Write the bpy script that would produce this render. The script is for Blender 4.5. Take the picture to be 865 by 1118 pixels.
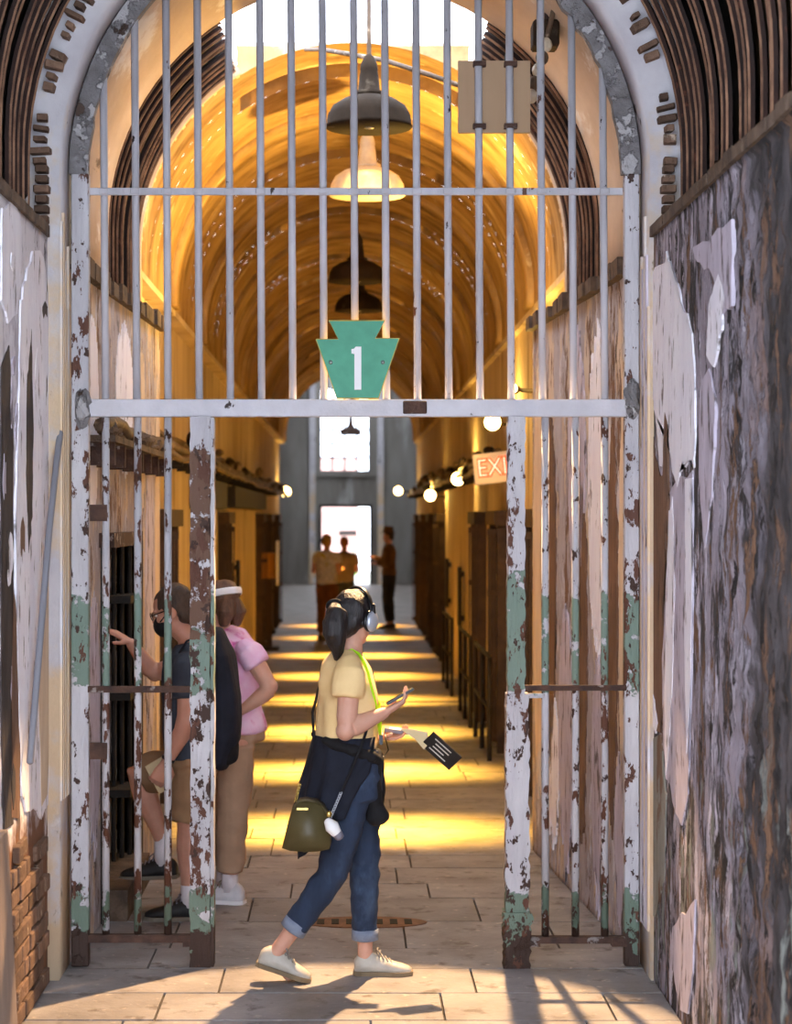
import bpy, bmesh, math, random
from mathutils import Vector, Matrix, noise
random.seed(7)
PI = math.pi
scene = bpy.context.scene
C = scene.collection
for o in list(bpy.data.objects): bpy.data.objects.remove(o)

# ------------------------------------------------------------------ camera
F = 2268.0; VX, VY = 380.0, 565.0; H = 1.944      # focal length in px, vanishing point, eye height
cam_d = bpy.data.cameras.new('camera'); cam = bpy.data.objects.new('camera', cam_d); C.objects.link(cam)
cam_d.sensor_fit = 'HORIZONTAL'; cam_d.sensor_width = 36.0; cam_d.lens = 36.0 * F / 865.0
cam.location = (0, 0, H); cam.rotation_euler = (PI / 2, 0, 0)
cam_d.shift_x = (432.5 - VX) / 865.0; cam_d.shift_y = (VY - 559.0) / 865.0
cam_d.clip_end = 300
cam_d.dof.use_dof = True; cam_d.dof.focus_distance = 8.9; cam_d.dof.aperture_fstop = 4.5
scene.camera = cam
# ------------------------------------------------------------------ world and exposure
wd = bpy.data.worlds.new('sky'); scene.world = wd; wd.use_nodes = True
bg = wd.node_tree.nodes['Background']; bg.inputs[0].default_value = (0.80, 0.87, 1.0, 1); bg.inputs[1].default_value = 6.8
vs = scene.view_settings; vs.view_transform = 'Standard'; vs.look = 'None'; vs.exposure = 0.25; vs.gamma = 1; vs.use_curve_mapping = False
WARM = (1.0, 0.60, 0.13); SUNNY = (1.0, 0.62, 0.30)
def light(kind, name, loc, energy, col, to=None, **kw):
    l = bpy.data.lights.new(name, kind); l.energy = energy; l.color = col
    for k, v in kw.items(): setattr(l, k, v)
    o = bpy.data.objects.new(name, l); C.objects.link(o); o.location = loc
    if to is not None: o.rotation_euler = (Vector(to) - Vector(loc)).to_track_quat('-Z', 'Y').to_euler()
    return o
# daylight dropping through the crown skylights of the corridor
SKY_Y = [12.95, 15.9, 18.8, 22.1, 25.4, 29.2, 33.5, 37.2]
for y in SKY_Y:
    light('AREA', 'skylight_glow', (0.03, y, 4.82), 92, (1.0, 0.52, 0.07), (0.03, y, 0), shape='RECTANGLE', size=1.36, size_y=0.36, spread=math.radians(19))

# ------------------------------------------------------------------ helpers
def W(px, py, Y): return Vector(((px - VX) * Y / F, Y, H - (py - VY) * Y / F))
WM = {}
def empty(name, loc, label=None, cat=None, group=None):
    o = bpy.data.objects.new(name, None); C.objects.link(o); o.location = loc
    o.empty_display_size = 0.1
    WM[o.name] = Matrix.Translation(Vector(loc)); tag(o, label, cat, group); return o
def tag(o, label=None, cat=None, group=None, kind=None):
    if label: o['label'] = label
    if cat: o['category'] = cat
    if group: o['group'] = group
    if kind: o['kind'] = kind
    return o
def obj(name, m, mat, parent=None, smooth=False):
    if isinstance(m, bmesh.types.BMesh):
        bmesh.ops.recalc_face_normals(m, faces=m.faces)
        me = bpy.data.meshes.new(name); m.to_mesh(me); m.free()
    else: me = m
    if smooth:
        for p in me.polygons: p.use_smooth = True
    me.materials.clear()
    if mat: me.materials.append(mat)
    o = bpy.data.objects.new(name, me); C.objects.link(o)
    if parent:
        o.parent = parent; o.matrix_parent_inverse = WM.get(parent.name, Matrix.Identity(4)).inverted()
    return o
def struct(name, m, mat, smooth=False, label=None):
    o = obj(name, m, mat, None, smooth); o['kind'] = 'structure'
    if label: o['label'] = label
    return o
def dup(root, delta, label=None, group=None):
    def cp(o, par):
        c = o.copy(); C.objects.link(c)
        if par: c.parent = par; c.matrix_parent_inverse = o.matrix_parent_inverse.copy()
        for ch in [x for x in bpy.data.objects if x.parent == o]: cp(ch, c)
        return c
    r = cp(root, None); r.location = Vector(root.location) + Vector(delta)
    tag(r, label, None, group); return r
def box(bm, x0, x1, y0, y1, z0, z1, rot=None):
    vs_ = [bm.verts.new(p) for p in ((x0,y0,z0),(x1,y0,z0),(x1,y1,z0),(x0,y1,z0),(x0,y0,z1),(x1,y0,z1),(x1,y1,z1),(x0,y1,z1))]
    for f in ((3,2,1,0),(4,5,6,7),(0,1,5,4),(1,2,6,5),(2,3,7,6),(3,0,4,7)): bm.faces.new([vs_[i] for i in f])
    if rot:
        for v in vs_: v.co = rot @ v.co
    return vs_
def B(*a, bevel=0):
    bm = bmesh.new(); box(bm, *a)
    if bevel: bmesh.ops.bevel(bm, geom=bm.edges[:], offset=bevel, segments=1, affect='EDGES')
    return bm
def frame_at(pts, i):
    if i == 0: t = pts[1] - pts[0]
    elif i == len(pts) - 1: t = pts[-1] - pts[-2]
    else: t = (pts[i+1] - pts[i]).normalized() + (pts[i] - pts[i-1]).normalized()
    return t.normalized()
def tube(bm, pts, rad, n=12, side=None, cap=True, caplen=0.7):
    """elliptical loft along pts; rad: number, list of numbers or list of (a, b); a lies along `side`"""
    pts = [Vector(p) for p in pts]
    if not isinstance(rad, (list, tuple)): rad = [rad] * len(pts)
    rad = [r if isinstance(r, (list, tuple)) else (r, r) for r in rad]
    rings = []; ref = Vector(side) if side is not None else None
    def ring(c, a, b, u, v): return [bm.verts.new(c + u * (a * math.cos(2*PI*k/n)) + v * (b * math.sin(2*PI*k/n))) for k in range(n)]
    for i, p in enumerate(pts):
        t = frame_at(pts, i)
        r0 = ref if ref is not None else (Vector((1,0,0)) if abs(t.x) < 0.8 else Vector((0,1,0)))
        u = (r0 - t * r0.dot(t))
        if u.length < 1e-4: u = t.orthogonal()
        u.normalize(); v = t.cross(u)
        if ref is None: ref = u
        a, b = rad[i]
        if cap and i == 0:
            m = min(a, b) * caplen
            for s in (0.9, 0.55): 
                c = math.sqrt(1 - s*s); rings.append(ring(p - t * m * s, a * c, b * c, u, v))
        rings.append(ring(p, a, b, u, v))
        if cap and i == len(pts) - 1:
            m = min(a, b) * caplen
            for s in (0.55, 0.9):
                c = math.sqrt(1 - s*s); rings.append(ring(p + t * m * s, a * c, b * c, u, v))
    for r, q in zip(rings, rings[1:]):
        for k in range(n): bm.faces.new((r[k], r[(k+1) % n], q[(k+1) % n], q[k]))
    bm.faces.new(rings[0][::-1]); bm.faces.new(rings[-1])
    return rings
def T(pts, rad, n=10, **k):
    bm = bmesh.new(); tube(bm, pts, rad, n, **k); return bm
def ell(bm, c, r, M=None, u=18, v=12):
    ret = bmesh.ops.create_uvsphere(bm, u_segments=u, v_segments=v, radius=1.0)
    S = Matrix.Diagonal((r[0], r[1], r[2], 1)); m = Matrix.Translation(Vector(c)) @ (M.to_4x4() if M else Matrix.Identity(4)) @ S
    bmesh.ops.transform(bm, matrix=m, verts=ret['verts'])
def lathe(bm, prof, c, n=28):
    c = Vector(c); rings = []
    for r, z in prof: rings.append([bm.verts.new(c + Vector((r*math.cos(2*PI*k/n), r*math.sin(2*PI*k/n), z))) for k in range(n)])
    for a, b in zip(rings, rings[1:]):
        for k in range(n): bm.faces.new((a[k], a[(k+1) % n], b[(k+1) % n], b[k]))
    bm.faces.new(rings[0]); bm.faces.new(rings[-1])
def prism(bm, poly, fn, d0, d1):
    """closed 2-D outline poly (list of (a,b)), fn(a,b,d)->Vector, between depths d0 and d1"""
    A = [bm.verts.new(fn(a, b, d0)) for a, b in poly]; Bq = [bm.verts.new(fn(a, b, d1)) for a, b in poly]
    bm.faces.new(A); bm.faces.new(Bq[::-1]); n = len(poly)
    for k in range(n): bm.faces.new((A[k], A[(k+1) % n], Bq[(k+1) % n], Bq[k]))
def fused(bm, voxel, smooth=2, fac=0.5, disp=None):
    """one continuous skin from overlapping shapes"""
    bmesh.ops.recalc_face_normals(bm, faces=bm.faces)
    me = bpy.data.meshes.new('tmp'); bm.to_mesh(me); bm.free()
    o = bpy.data.objects.new('tmp', me); C.objects.link(o)
    r = o.modifiers.new('r', 'REMESH'); r.mode = 'VOXEL'; r.voxel_size = voxel
    if smooth: s = o.modifiers.new('s', 'SMOOTH'); s.iterations = smooth; s.factor = fac
    dg = bpy.context.evaluated_depsgraph_get(); ev = o.evaluated_get(dg)
    out = bpy.data.meshes.new_from_object(ev, depsgraph=dg)
    bpy.data.objects.remove(o); bpy.data.meshes.remove(me)
    if disp:
        amp, sc, st = disp
        out.update()
        no = [v.normal.copy() for v in out.vertices]
        for v, nn in zip(out.vertices, no):
            q = Vector((v.co.x*st[0], v.co.y*st[1], v.co.z*st[2])) * sc
            v.co += nn * (noise.noise(q) * amp)
    for p in out.polygons: p.use_smooth = True
    return out

# ------------------------------------------------------------------ materials
def rgb(r, g, b):
    f = lambda c: (c/255/12.92) if c/255 <= 0.04045 else ((c/255 + 0.055)/1.055) ** 2.4
    return (f(r), f(g), f(b), 1)
def mat(name, base, alt=None, scale=6, st=(1,1,1), lo=0.35, hi=0.65, layers=(), rough=0.75, metal=0.0, bump=0.15, bscale=None,
        emit=None, estr=0, rnd=0.0, spec=0.35, coat=0):
    m = bpy.data.materials.new(name); m.use_nodes = True; nt = m.node_tree; N = nt.nodes; L = nt.links
    p = N['Principled BSDF']; p.inputs['Roughness'].default_value = rough; p.inputs['Metallic'].default_value = metal
    p.inputs['Specular IOR Level'].default_value = spec; p.inputs['Coat Weight'].default_value = coat
    geo = N.new('ShaderNodeNewGeometry')
    def nz(scale, st, seed, detail=6, rgh=0.6):
        mp = N.new('ShaderNodeMapping'); L.new(geo.outputs['Position'], mp.inputs['Vector']); mp.inputs['Scale'].default_value = st
        n = N.new('ShaderNodeTexNoise'); n.noise_dimensions = '4D'; n.inputs['W'].default_value = seed * 3.71
        n.inputs['Scale'].default_value = scale; n.inputs['Detail'].default_value = detail; n.inputs['Roughness'].default_value = rgh
        L.new(mp.outputs[0], n.inputs['Vector']); return n.outputs['Fac']
    def mr(v, a, b, smooth=False):
        r = N.new('ShaderNodeMapRange'); r.inputs[1].default_value = a; r.inputs[2].default_value = b
        L.new(v, r.inputs[0]); return r.outputs[0]
    def mth(op, a, b):
        n = N.new('ShaderNodeMath'); n.operation = op
        for i, v in enumerate((a, b)):
            if isinstance(v, (int, float)): n.inputs[i].default_value = v
            else: L.new(v, n.inputs[i])
        return n.outputs[0]
    def mix(f, a, b):
        n = N.new('ShaderNodeMix'); n.data_type = 'RGBA'
        L.new(f, n.inputs[0])
        for i, v in ((6, a), (7, b)):
            if isinstance(v, tuple): n.inputs[i].default_value = v
            else: L.new(v, n.inputs[i])
        return n.outputs[2]
    col = base; hgt = None
    if alt: 
        f0 = mr(nz(scale, st, 1), lo, hi); col = mix(f0, base, alt)
    sep = None
    for i, ly in enumerate(layers):
        f = mr(nz(ly.get('scale', 5), ly.get('st', (1,1,1)), ly.get('seed', i + 2), ly.get('detail', 7), ly.get('rgh', 0.62)), ly.get('lo', 0.52), ly.get('hi', 0.56))
        for ax in 'xyz':
            if ax in ly:
                if sep is None:
                    sep = N.new('ShaderNodeSeparateXYZ'); L.new(geo.outputs['Position'], sep.inputs[0])
                a, b, fz = ly[ax]
                jit = mth('MULTIPLY', mth('SUBTRACT', nz(ly.get('js', 9), ly.get('jst', (1,1,1)), i + 20, 5), 0.5), ly.get('jit', fz * 6))
                v = mth('ADD', sep.outputs['XYZ'.index(ax.upper())], jit)
                k = mth('MULTIPLY', mr(v, a - fz, a + fz), mr(v, b + fz, b - fz)); f = mth('MULTIPLY', f, k)
        col = mix(f, col, ly['col'])
        if ly.get('h', 1): hgt = f if hgt is None else mth('ADD', hgt, f)
    if rnd:
        oi = N.new('ShaderNodeObjectInfo'); hs = N.new('ShaderNodeHueSaturation')
        L.new(mr(oi.outputs['Random'], 0, 1), hs.inputs['Value'])
        r = mth('ADD', mth('MULTIPLY', oi.outputs['Random'], 2 * rnd), 1 - rnd); L.new(r, hs.inputs['Value'])
        if isinstance(col, tuple): hs.inputs['Color'].default_value = col
        else: L.new(col, hs.inputs['Color'])
        col = hs.outputs[0]
    if isinstance(col, tuple): p.inputs['Base Color'].default_value = col
    else: L.new(col, p.inputs['Base Color'])
    if bump:
        bp = N.new('ShaderNodeBump'); bp.inputs['Strength'].default_value = bump; bp.inputs['Distance'].default_value = 0.02
        hv = nz(bscale or scale * 4, st, 9, 8)
        if hgt is not None: hv = mth('ADD', mth('MULTIPLY', hgt, 0.5), hv)
        L.new(hv, bp.inputs['Height']); L.new(bp.outputs[0], p.inputs['Normal'])
    if emit:
        p.inputs['Emission Color'].default_value = emit; p.inputs['Emission Strength'].default_value = estr
    return m
VS = (1, 1, 0.22)                                # vertically streaked
m_floor = mat('flagstone', rgb(148,143,142), rgb(116,111,110), 3, rnd=0.14, bump=0.25, bscale=26, rough=0.6,
              layers=[dict(col=rgb(92,84,80), scale=7, lo=0.56, hi=0.66), dict(col=rgb(170,160,150), scale=16, lo=0.6, hi=0.68)])
m_mortar = mat('mortar', rgb(70,60,54), rgb(46,40,36), 12)
m_corfloor = mat('worn_concrete', rgb(140,128,118), rgb(104,94,86), 2.2, bump=0.2, bscale=14, rough=0.6)
PS = (1, 2.0, 0.6)                               # paint losses: short ragged streaks
m_stone = mat('shaded_dark_stone', rgb(80,74,75), rgb(42,39,40), 6, PS, lo=0.4, hi=0.6, layers=[  # dark stone whose tone also carries the shade towards the camera end
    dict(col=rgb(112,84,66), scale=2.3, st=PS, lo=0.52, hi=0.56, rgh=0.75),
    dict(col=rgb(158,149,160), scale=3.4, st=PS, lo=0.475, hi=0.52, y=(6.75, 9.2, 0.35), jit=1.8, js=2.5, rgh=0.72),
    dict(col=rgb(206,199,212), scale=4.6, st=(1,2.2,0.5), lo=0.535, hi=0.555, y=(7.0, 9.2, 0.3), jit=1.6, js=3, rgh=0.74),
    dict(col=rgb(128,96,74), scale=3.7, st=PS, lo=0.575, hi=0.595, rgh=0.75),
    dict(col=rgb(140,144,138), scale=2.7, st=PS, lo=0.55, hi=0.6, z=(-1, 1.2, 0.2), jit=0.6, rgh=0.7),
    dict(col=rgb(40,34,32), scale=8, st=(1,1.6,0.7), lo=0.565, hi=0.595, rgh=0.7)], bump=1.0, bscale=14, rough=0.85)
m_leftwall = mat('flaking_limewash', rgb(206,202,210), rgb(180,175,184), 5, PS, layers=[
    dict(col=rgb(226,222,228), scale=3.4, st=PS, lo=0.44, hi=0.48, rgh=0.72),
    dict(col=rgb(86,78,78), scale=3.2, st=(1,2,0.4), lo=0.555, hi=0.585, rgh=0.74),
    dict(col=rgb(116,78,54), scale=2.6, st=(1,1,0.4), lo=0.40, hi=0.44, z=(-1, 0.75, 0.06), jit=0.4)], bump=0.5, bscale=14, rough=0.85)
m_passage = mat('peeling_passage_plaster', rgb(186,178,180), rgb(158,148,148), 4, PS, layers=[
    dict(col=rgb(206,186,164), scale=2.4, st=PS, lo=0.5, hi=0.54, rgh=0.72),
    dict(col=rgb(122,94,76), scale=2.8, st=PS, lo=0.55, hi=0.58, rgh=0.75),
    dict(col=rgb(208,204,210), scale=4.4, st=PS, lo=0.555, hi=0.59, rgh=0.72),
    dict(col=rgb(74,60,54), scale=7.5, st=PS, lo=0.61, hi=0.635, rgh=0.7)], bump=0.7, bscale=12, rough=0.85)
m_cream = mat('cream_plaster', rgb(214,190,164), rgb(196,168,140), 3, layers=[dict(col=rgb(120,96,76), scale=3.5, st=(1,0.35,1), lo=0.63, hi=0.66), dict(col=rgb(232,222,210), scale=2.5, lo=0.6, hi=0.66)], bump=0.25, bscale=10)
m_vault = mat('limewashed_vault', rgb(182,154,112), rgb(138,108,72), 1.6, (1,2.2,1), layers=[
    dict(col=rgb(92,70,48), scale=1.5, st=(1,2.5,1), lo=0.5, hi=0.7, h=0), dict(col=rgb(206,190,160), scale=2.4, st=(1,1.6,1), lo=0.6, hi=0.68)], bump=0.25, bscale=8, rough=0.9, spec=0.08)
m_corwall = mat('corridor_limewash', rgb(212,196,172), rgb(182,162,136), 2.4, VS, layers=[
    dict(col=rgb(130,108,86), scale=2.2, st=VS, lo=0.57, hi=0.66)], bump=0.25, bscale=8, rough=0.85)
m_farwall = mat('grey_far_plaster', rgb(150,146,140), rgb(118,112,104), 1.5, VS, layers=[dict(col=rgb(176,174,170), scale=1.2, st=VS, lo=0.56, hi=0.62)], bump=0.1)
m_white = mat('white_reveal', rgb(212,210,214), rgb(192,188,194), 4, layers=[
    dict(col=rgb(84,76,74), scale=6, st=(1.4,1,0.5), lo=0.63, hi=0.655), dict(col=rgb(214,190,158), scale=2, lo=0.4, hi=0.5, z=(-1, 3.0, 0.5), h=0)], bump=0.35, bscale=12)
m_patchw = mat('white_paint_flake', rgb(248,247,253), rgb(236,233,243), 6, PS, layers=[dict(col=rgb(120,108,106), scale=9, st=PS, lo=0.58, hi=0.65)], bump=0.4, bscale=20)
m_patchl = mat('lavender_paint_flake', rgb(204,196,210), rgb(178,170,184), 6, PS, layers=[dict(col=rgb(98,88,88), scale=7, st=PS, lo=0.55, hi=0.62)], bump=0.4, bscale=20)
m_patchb = mat('brown_bare_render', rgb(128,96,76), rgb(96,72,58), 6, PS, layers=[dict(col=rgb(70,54,46), scale=9, st=VS, lo=0.6, hi=0.65)], bump=0.7, bscale=18)
m_patchc = mat('cream_paint_flake', rgb(222,202,176), rgb(206,184,158), 6, PS, bump=0.3)
m_patchd = mat('soot_patch', rgb(48,42,42), rgb(72,64,62), 9, PS, bump=0.8, bscale=20)
m_slat = mat('old_brown_board', rgb(56,32,24), rgb(30,19,16), 5, (1,0.3,1), rnd=0.4, bump=0.3, layers=[dict(col=rgb(96,54,37), scale=6, lo=0.6, hi=0.66)])
m_slatlip = mat('lit_board_edge', rgb(150,112,86), rgb(84,56,42), 7, rnd=0.3)  # pale colour paints the light caught along the board edges
m_void = mat('dark_void', rgb(22,18,17), rgb(14,12,11), 6)  # near-black colour painted in for the shade of voids, gaps and slots
m_brick = mat('old_brick', rgb(130,102,84), rgb(96,74,60), 9, rnd=0.35, bump=0.8, bscale=40, rough=0.9, layers=[dict(col=rgb(190,170,150), scale=12, lo=0.6, hi=0.66)])
m_rubble = mat('crumbling_mortar', rgb(112,92,76), rgb(70,56,46), 9, bump=0.9, bscale=40)
CH = rgb(92,58,44); RU = rgb(64,44,36); GRN = rgb(116,136,124)
m_gup = mat('white_iron_paint', rgb(196,194,200), rgb(172,170,176), 8, VS, rough=0.55, bump=0.3, layers=[dict(col=CH, scale=9, st=(1,1,0.45), lo=0.635, hi=0.65), dict(col=rgb(52,40,36), scale=17, st=(1,1,0.6), lo=0.66, hi=0.675)])
m_gtr = mat('white_transom_paint', rgb(208,206,212), rgb(188,186,192), 5, rough=0.55, bump=0.3, layers=[dict(col=rgb(56,42,38), scale=9, lo=0.655, hi=0.668), dict(col=CH, scale=6, lo=0.67, hi=0.68)])
def gate_low(name, rust_lo, zc, zr, extra=()):
    return mat(name, rgb(204,202,206), rgb(176,174,180), 8, VS, rough=0.6, bump=0.6, bscale=40, layers=[
        dict(col=GRN, scale=9, lo=0.42, hi=0.44, z=(zc, zr, 0.004), jit=0.35, js=12), dict(col=rgb(106,124,110), scale=9, lo=0.40, hi=0.42, z=(-1, 0.33, 0.004), jit=0.25, js=14)] + list(extra) + [
        dict(col=CH, scale=10, st=(1.4,1.4,0.6), lo=rust_lo, hi=rust_lo + 0.008, rgh=0.68), dict(col=RU, scale=20, st=(1,1,0.6), lo=rust_lo + 0.035, hi=rust_lo + 0.045),
        dict(col=rgb(62,44,36), scale=9, lo=0.40, hi=0.41, z=(-1, 0.17, 0.006), jit=0.3, js=12)])
m_glow = gate_low('peeling_bar_paint', 0.56, 1.2, 1.6)
m_gpostl = gate_low('rusted_post_paint', 0.545, 1.2, 1.45, [dict(col=rgb(104,76,60), scale=14, lo=0.44, hi=0.455, z=(1.42, 2.2, 0.004), jit=0.5, js=10, rgh=0.7)])
m_gpostr = gate_low('green_white_post_paint', 0.58, 1.2, 1.72)
m_garch = mat('scaled_grey_iron', rgb(136,134,136), rgb(104,100,100), 10, rough=0.75, bump=1.0, bscale=30, layers=[dict(col=rgb(176,174,176), scale=12, lo=0.52, hi=0.56), dict(col=rgb(80,64,56), scale=8, lo=0.6, hi=0.62)])
m_rust = mat('rusted_iron', rgb(92,66,54), rgb(56,42,38), 14, rough=0.8, bump=0.6, bscale=40, layers=[dict(col=rgb(150,140,136), scale=11, lo=0.6, hi=0.63)])
m_iron = mat('black_iron', rgb(44,38,34), rgb(26,23,22), 9, rough=0.7, bump=0.3)
m_dwood = mat('dark_door_wood', rgb(74,52,36), rgb(48,34,25), 6, VS, rough=0.7, rnd=0.25, bump=0.3)
m_doorfr = mat('brown_door_iron', rgb(78,58,42), rgb(50,37,28), 9, rough=0.65, bump=0.3, rnd=0.3)
m_pipe = mat('dirty_pipe', rgb(112,92,74), rgb(72,58,48), 9, rough=0.6, bump=0.2, layers=[dict(col=rgb(170,150,126), scale=8, lo=0.58, hi=0.63)])
m_green = mat('keystone_green', rgb(74,160,128), rgb(66,148,118), 14, rough=0.5, bump=0.05)
m_signw = mat('sign_white', rgb(236,236,236), rough=0.5, bump=0)
m_gold = mat('worn_yellow_edge', rgb(214,190,90), rgb(150,140,80), 18, bump=0.1)
m_steel = mat('bolt_steel', rgb(150,160,156), rough=0.35, metal=0.8, bump=0)
m_board = mat('pale_plywood', rgb(178,148,116), rgb(162,130,98), 4, (1,1,0.2), rough=0.6, bump=0.1)
m_lampd = mat('dusty_grey_enamel', rgb(56,45,35), rgb(42,34,27), 9, rough=0.8, spec=0.1, bump=0.1, layers=[dict(col=rgb(84,74,62), scale=7, lo=0.6, hi=0.7)])
m_lampw = mat('white_enamel', rgb(226,220,204), rgb(196,184,162), 9, rough=0.4, bump=0.1)
m_bulb = mat('lit_bulb', (1,0.8,0.45,1), emit=(1.0,0.66,0.24,1), estr=16, bump=0)
m_glass = mat('window_glass', rgb(235,238,240), rough=0.1, bump=0, emit=(1,0.99,0.95,1), estr=0.0)
pg = m_glass.node_tree.nodes['Principled BSDF']; pg.inputs['Transmission Weight'].default_value = 1.0; pg.inputs['IOR'].default_value = 1.02

# ================================================================== floor
def slab_floor():
    fl = struct('floor', B(-1.42, 1.42, 2.0, 22.0, -0.12, -0.016), m_mortar, label='worn grey flagstone floor running under the gate and down the corridor')
    sm = B(-0.5, 0.5, -0.5, 0.5, -1, 0); bmesh.ops.bevel(sm, geom=[e for e in sm.edges if all(v.co.z > -0.5 for v in e.verts)], offset=0.012, segments=1, affect='EDGES')
    me = bpy.data.meshes.new('slab'); bmesh.ops.recalc_face_normals(sm, faces=sm.faces); sm.to_mesh(me); sm.free(); me.materials.append(m_floor)
    y = 4.3
    stops = []
    while y < 21.9:
        d = random.choice((0.42, 0.5, 0.56, 0.62)); stops.append(y); y += d
    stops.append(y)
    k = min(range(len(stops)), key=lambda i: abs(stops[i] - 8.96)); sh = 8.96 - stops[k]; stops = [s + sh for s in stops]
    stops[k-1] = 8.5
    for a, b in zip(stops, stops[1:]):
        x = -1.40 + random.uniform(-0.2, 0.0)
        while x < 1.38:
            w = random.uniform(0.65, 1.15); x1 = min(x + w, 1.40)
            if 1.40 - x1 < 0.3: x1 = 1.40
            xa = max(x, -1.40); g = 0.005
            o = bpy.data.objects.new('slab', me); C.objects.link(o); o.parent = fl
            o.location = ((xa + x1) / 2, (a + b) / 2, random.uniform(-0.003, 0.0)); o.scale = (x1 - xa - 2*g, b - a - 2*g, 0.03)
            o.rotation_euler = (random.uniform(-0.003, 0.003), random.uniform(-0.002, 0.002), 0)
            x = x1
    return fl
floor = slab_floor()
bm = B(-1.45, 1.45, 22.0, 40.0, -0.1, 0.0); box(bm, -2.2, 2.2, 40.0, 60.6, -0.1, 0.0)
struct('floor_corridor', bm, m_corfloor, label='worn concrete floor of the far corridor with bands of yellow light')

# ================================================================== near passage walls with relief
def relief(name, xf, y0, y1, z0, z1, ny, nz, amp, mat_, sc=5.0, out=1, thick=0.35, label=None):
    bm = bmesh.new(); g = []
    for i in range(ny + 1):
        y = y0 + (y1 - y0) * i / ny; row = []
        for j in range(nz + 1):
            z = z0 + (z1 - z0) * j / nz
            q = Vector((xf(y) * 0.3, y, z * 0.7)) * sc
            d = abs(noise.noise(q)) * 0.6 + abs(noise.noise(q * 2.3)) * 0.4
            if callable(amp): d *= amp(y) / 0.05
            if i in (0, ny) or j in (0, nz): d = 0
            row.append(bm.verts.new((xf(y) + out * d * (0.05 if callable(amp) else amp), y, z)))
        g.append(row)
    for i in range(ny):
        for j in range(nz): bm.faces.new((g[i][j], g[i+1][j], g[i+1][j+1], g[i][j+1]))
    # back and edges give the wall its thickness
    bk = [[bm.verts.new((xf(y0 + (y1-y0)*i/ny) + out * thick, y0 + (y1-y0)*i/ny, z)) for z in (z0, z1)] for i in (0, ny)]
    bm.faces.new((bk[0][0], bk[0][1], bk[1][1], bk[1][0]))
    bm.faces.new([g[0][j] for j in range(nz + 1)] + [bk[0][1], bk[0][0]]); bm.faces.new([g[ny][j] for j in range(nz + 1)] + [bk[1][1], bk[1][0]])
    bm.faces.new([g[i][nz] for i in range(ny + 1)] + [bk[1][1], bk[0][1]]); bm.faces.new([g[i][0] for i in range(ny + 1)] + [bk[1][0], bk[0][0]])
    return struct(name, bm, mat_, True, label)
XR = lambda y: 1.285
XL = lambda y: -1.262
LEDGE = 3.12
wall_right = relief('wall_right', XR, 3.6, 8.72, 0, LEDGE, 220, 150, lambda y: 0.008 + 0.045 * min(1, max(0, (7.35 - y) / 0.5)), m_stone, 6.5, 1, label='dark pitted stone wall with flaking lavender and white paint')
wall_left = relief('wall_left', XL, 3.6, 8.72, 0, LEDGE, 140, 90, 0.014, m_leftwall, 5, -1, label='flaking white limewashed wall beside the gate')
for nm, x0, x1 in (('trim_1', 1.262, 1.50), ('trim_2', -1.50, -1.240)):
    b = bmesh.new()
    n = 30; y0, y1 = 3.6, 8.72
    for i in range(n):
        a = y0 + (y1-y0)*i/n; c = y0 + (y1-y0)*(i+1)/n; r = random.uniform(0, 0.012)
        box(b, x0 + (r if x0 > 0 else 0), x1 - (r if x0 < 0 else 0), a, c, LEDGE, LEDGE + 0.045 + random.uniform(-0.004, 0.006))
    struct(nm, b, m_rubble)
def patch(parent, xf, y0, y1, z0, z1, m, out=-1, off=0.004, shape='spike', cw=0.014, name='paint_patch'):
    """ragged sheet of peeling paint made of vertical slivers standing proud of the wall"""
    bm = bmesh.new(); n = max(4, int((y1 - y0) / cw)); jt = jb = 0.0
    for i in range(n):
        t = (i + 0.5) / n; a = y0 + (y1-y0)*i/n; c = y0 + (y1-y0)*(i+1)/n
        e = math.sin(PI * t) ** 0.45
        jt = 0.6 * jt + random.uniform(-0.5, 0.5); jb = 0.6 * jb + random.uniform(-0.5, 0.5)
        zm = z0 + (z1 - z0) * 0.55; h = z1 - z0
        top = zm + (z1 - zm) * e * (1 - 0.28 * abs(jt)) ; bot = zm - (zm - z0) * e * (1 - 0.45 * abs(jb))
        if top - bot < 0.01: continue
        xa, xb = xf(a) + out * off, xf(c) + out * off; d0 = -out * 0.05
        k = 3
        tops = [bm.verts.new(v) for v in ((xa, a, bot), (xb, c, bot + random.uniform(-.02, .02)), (xb, c, top + random.uniform(-.03, .03)), (xa, a, top))]
        bot_ = [bm.verts.new((v.co.x + d0, v.co.y, v.co.z)) for v in tops]
        bm.faces.new(tops)
        for q in range(4): bm.faces.new((tops[q], tops[(q+1) % 4], bot_[(q+1) % 4], bot_[q]))
    return obj(name, bm, m, parent)
def flake(parent, X, poly, m, th=0.006, jx=0.45, jz=4.0, n=7, name='paint_patch'):
    """ragged sheet of paint on the wall plane X; outline given as picture points and carried onto that plane"""
    s = 1 if X > 0 else -1; out = []
    for k in range(len(poly)):
        a = Vector(poly[k]); b = Vector(poly[(k+1) % len(poly)]); q = max(1, min(n, int((b - a).length / 6)))
        for i in range(q):
            v = a.lerp(b, i / q); out.append((v.x + random.uniform(-jx, jx), v.y + random.uniform(-jz, jz)))
    def fn(px, py, d):
        Y = X * F / (px - VX); return Vector((X - s * d, Y, H - (py - VY) * Y / F))
    bm = bmesh.new(); prism(bm, out, fn, -0.012, th * 0.6)
    bmesh.ops.triangulate(bm, faces=bm.faces[:])
    return obj(name, bm, m, parent)
XW = 1.285
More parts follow.
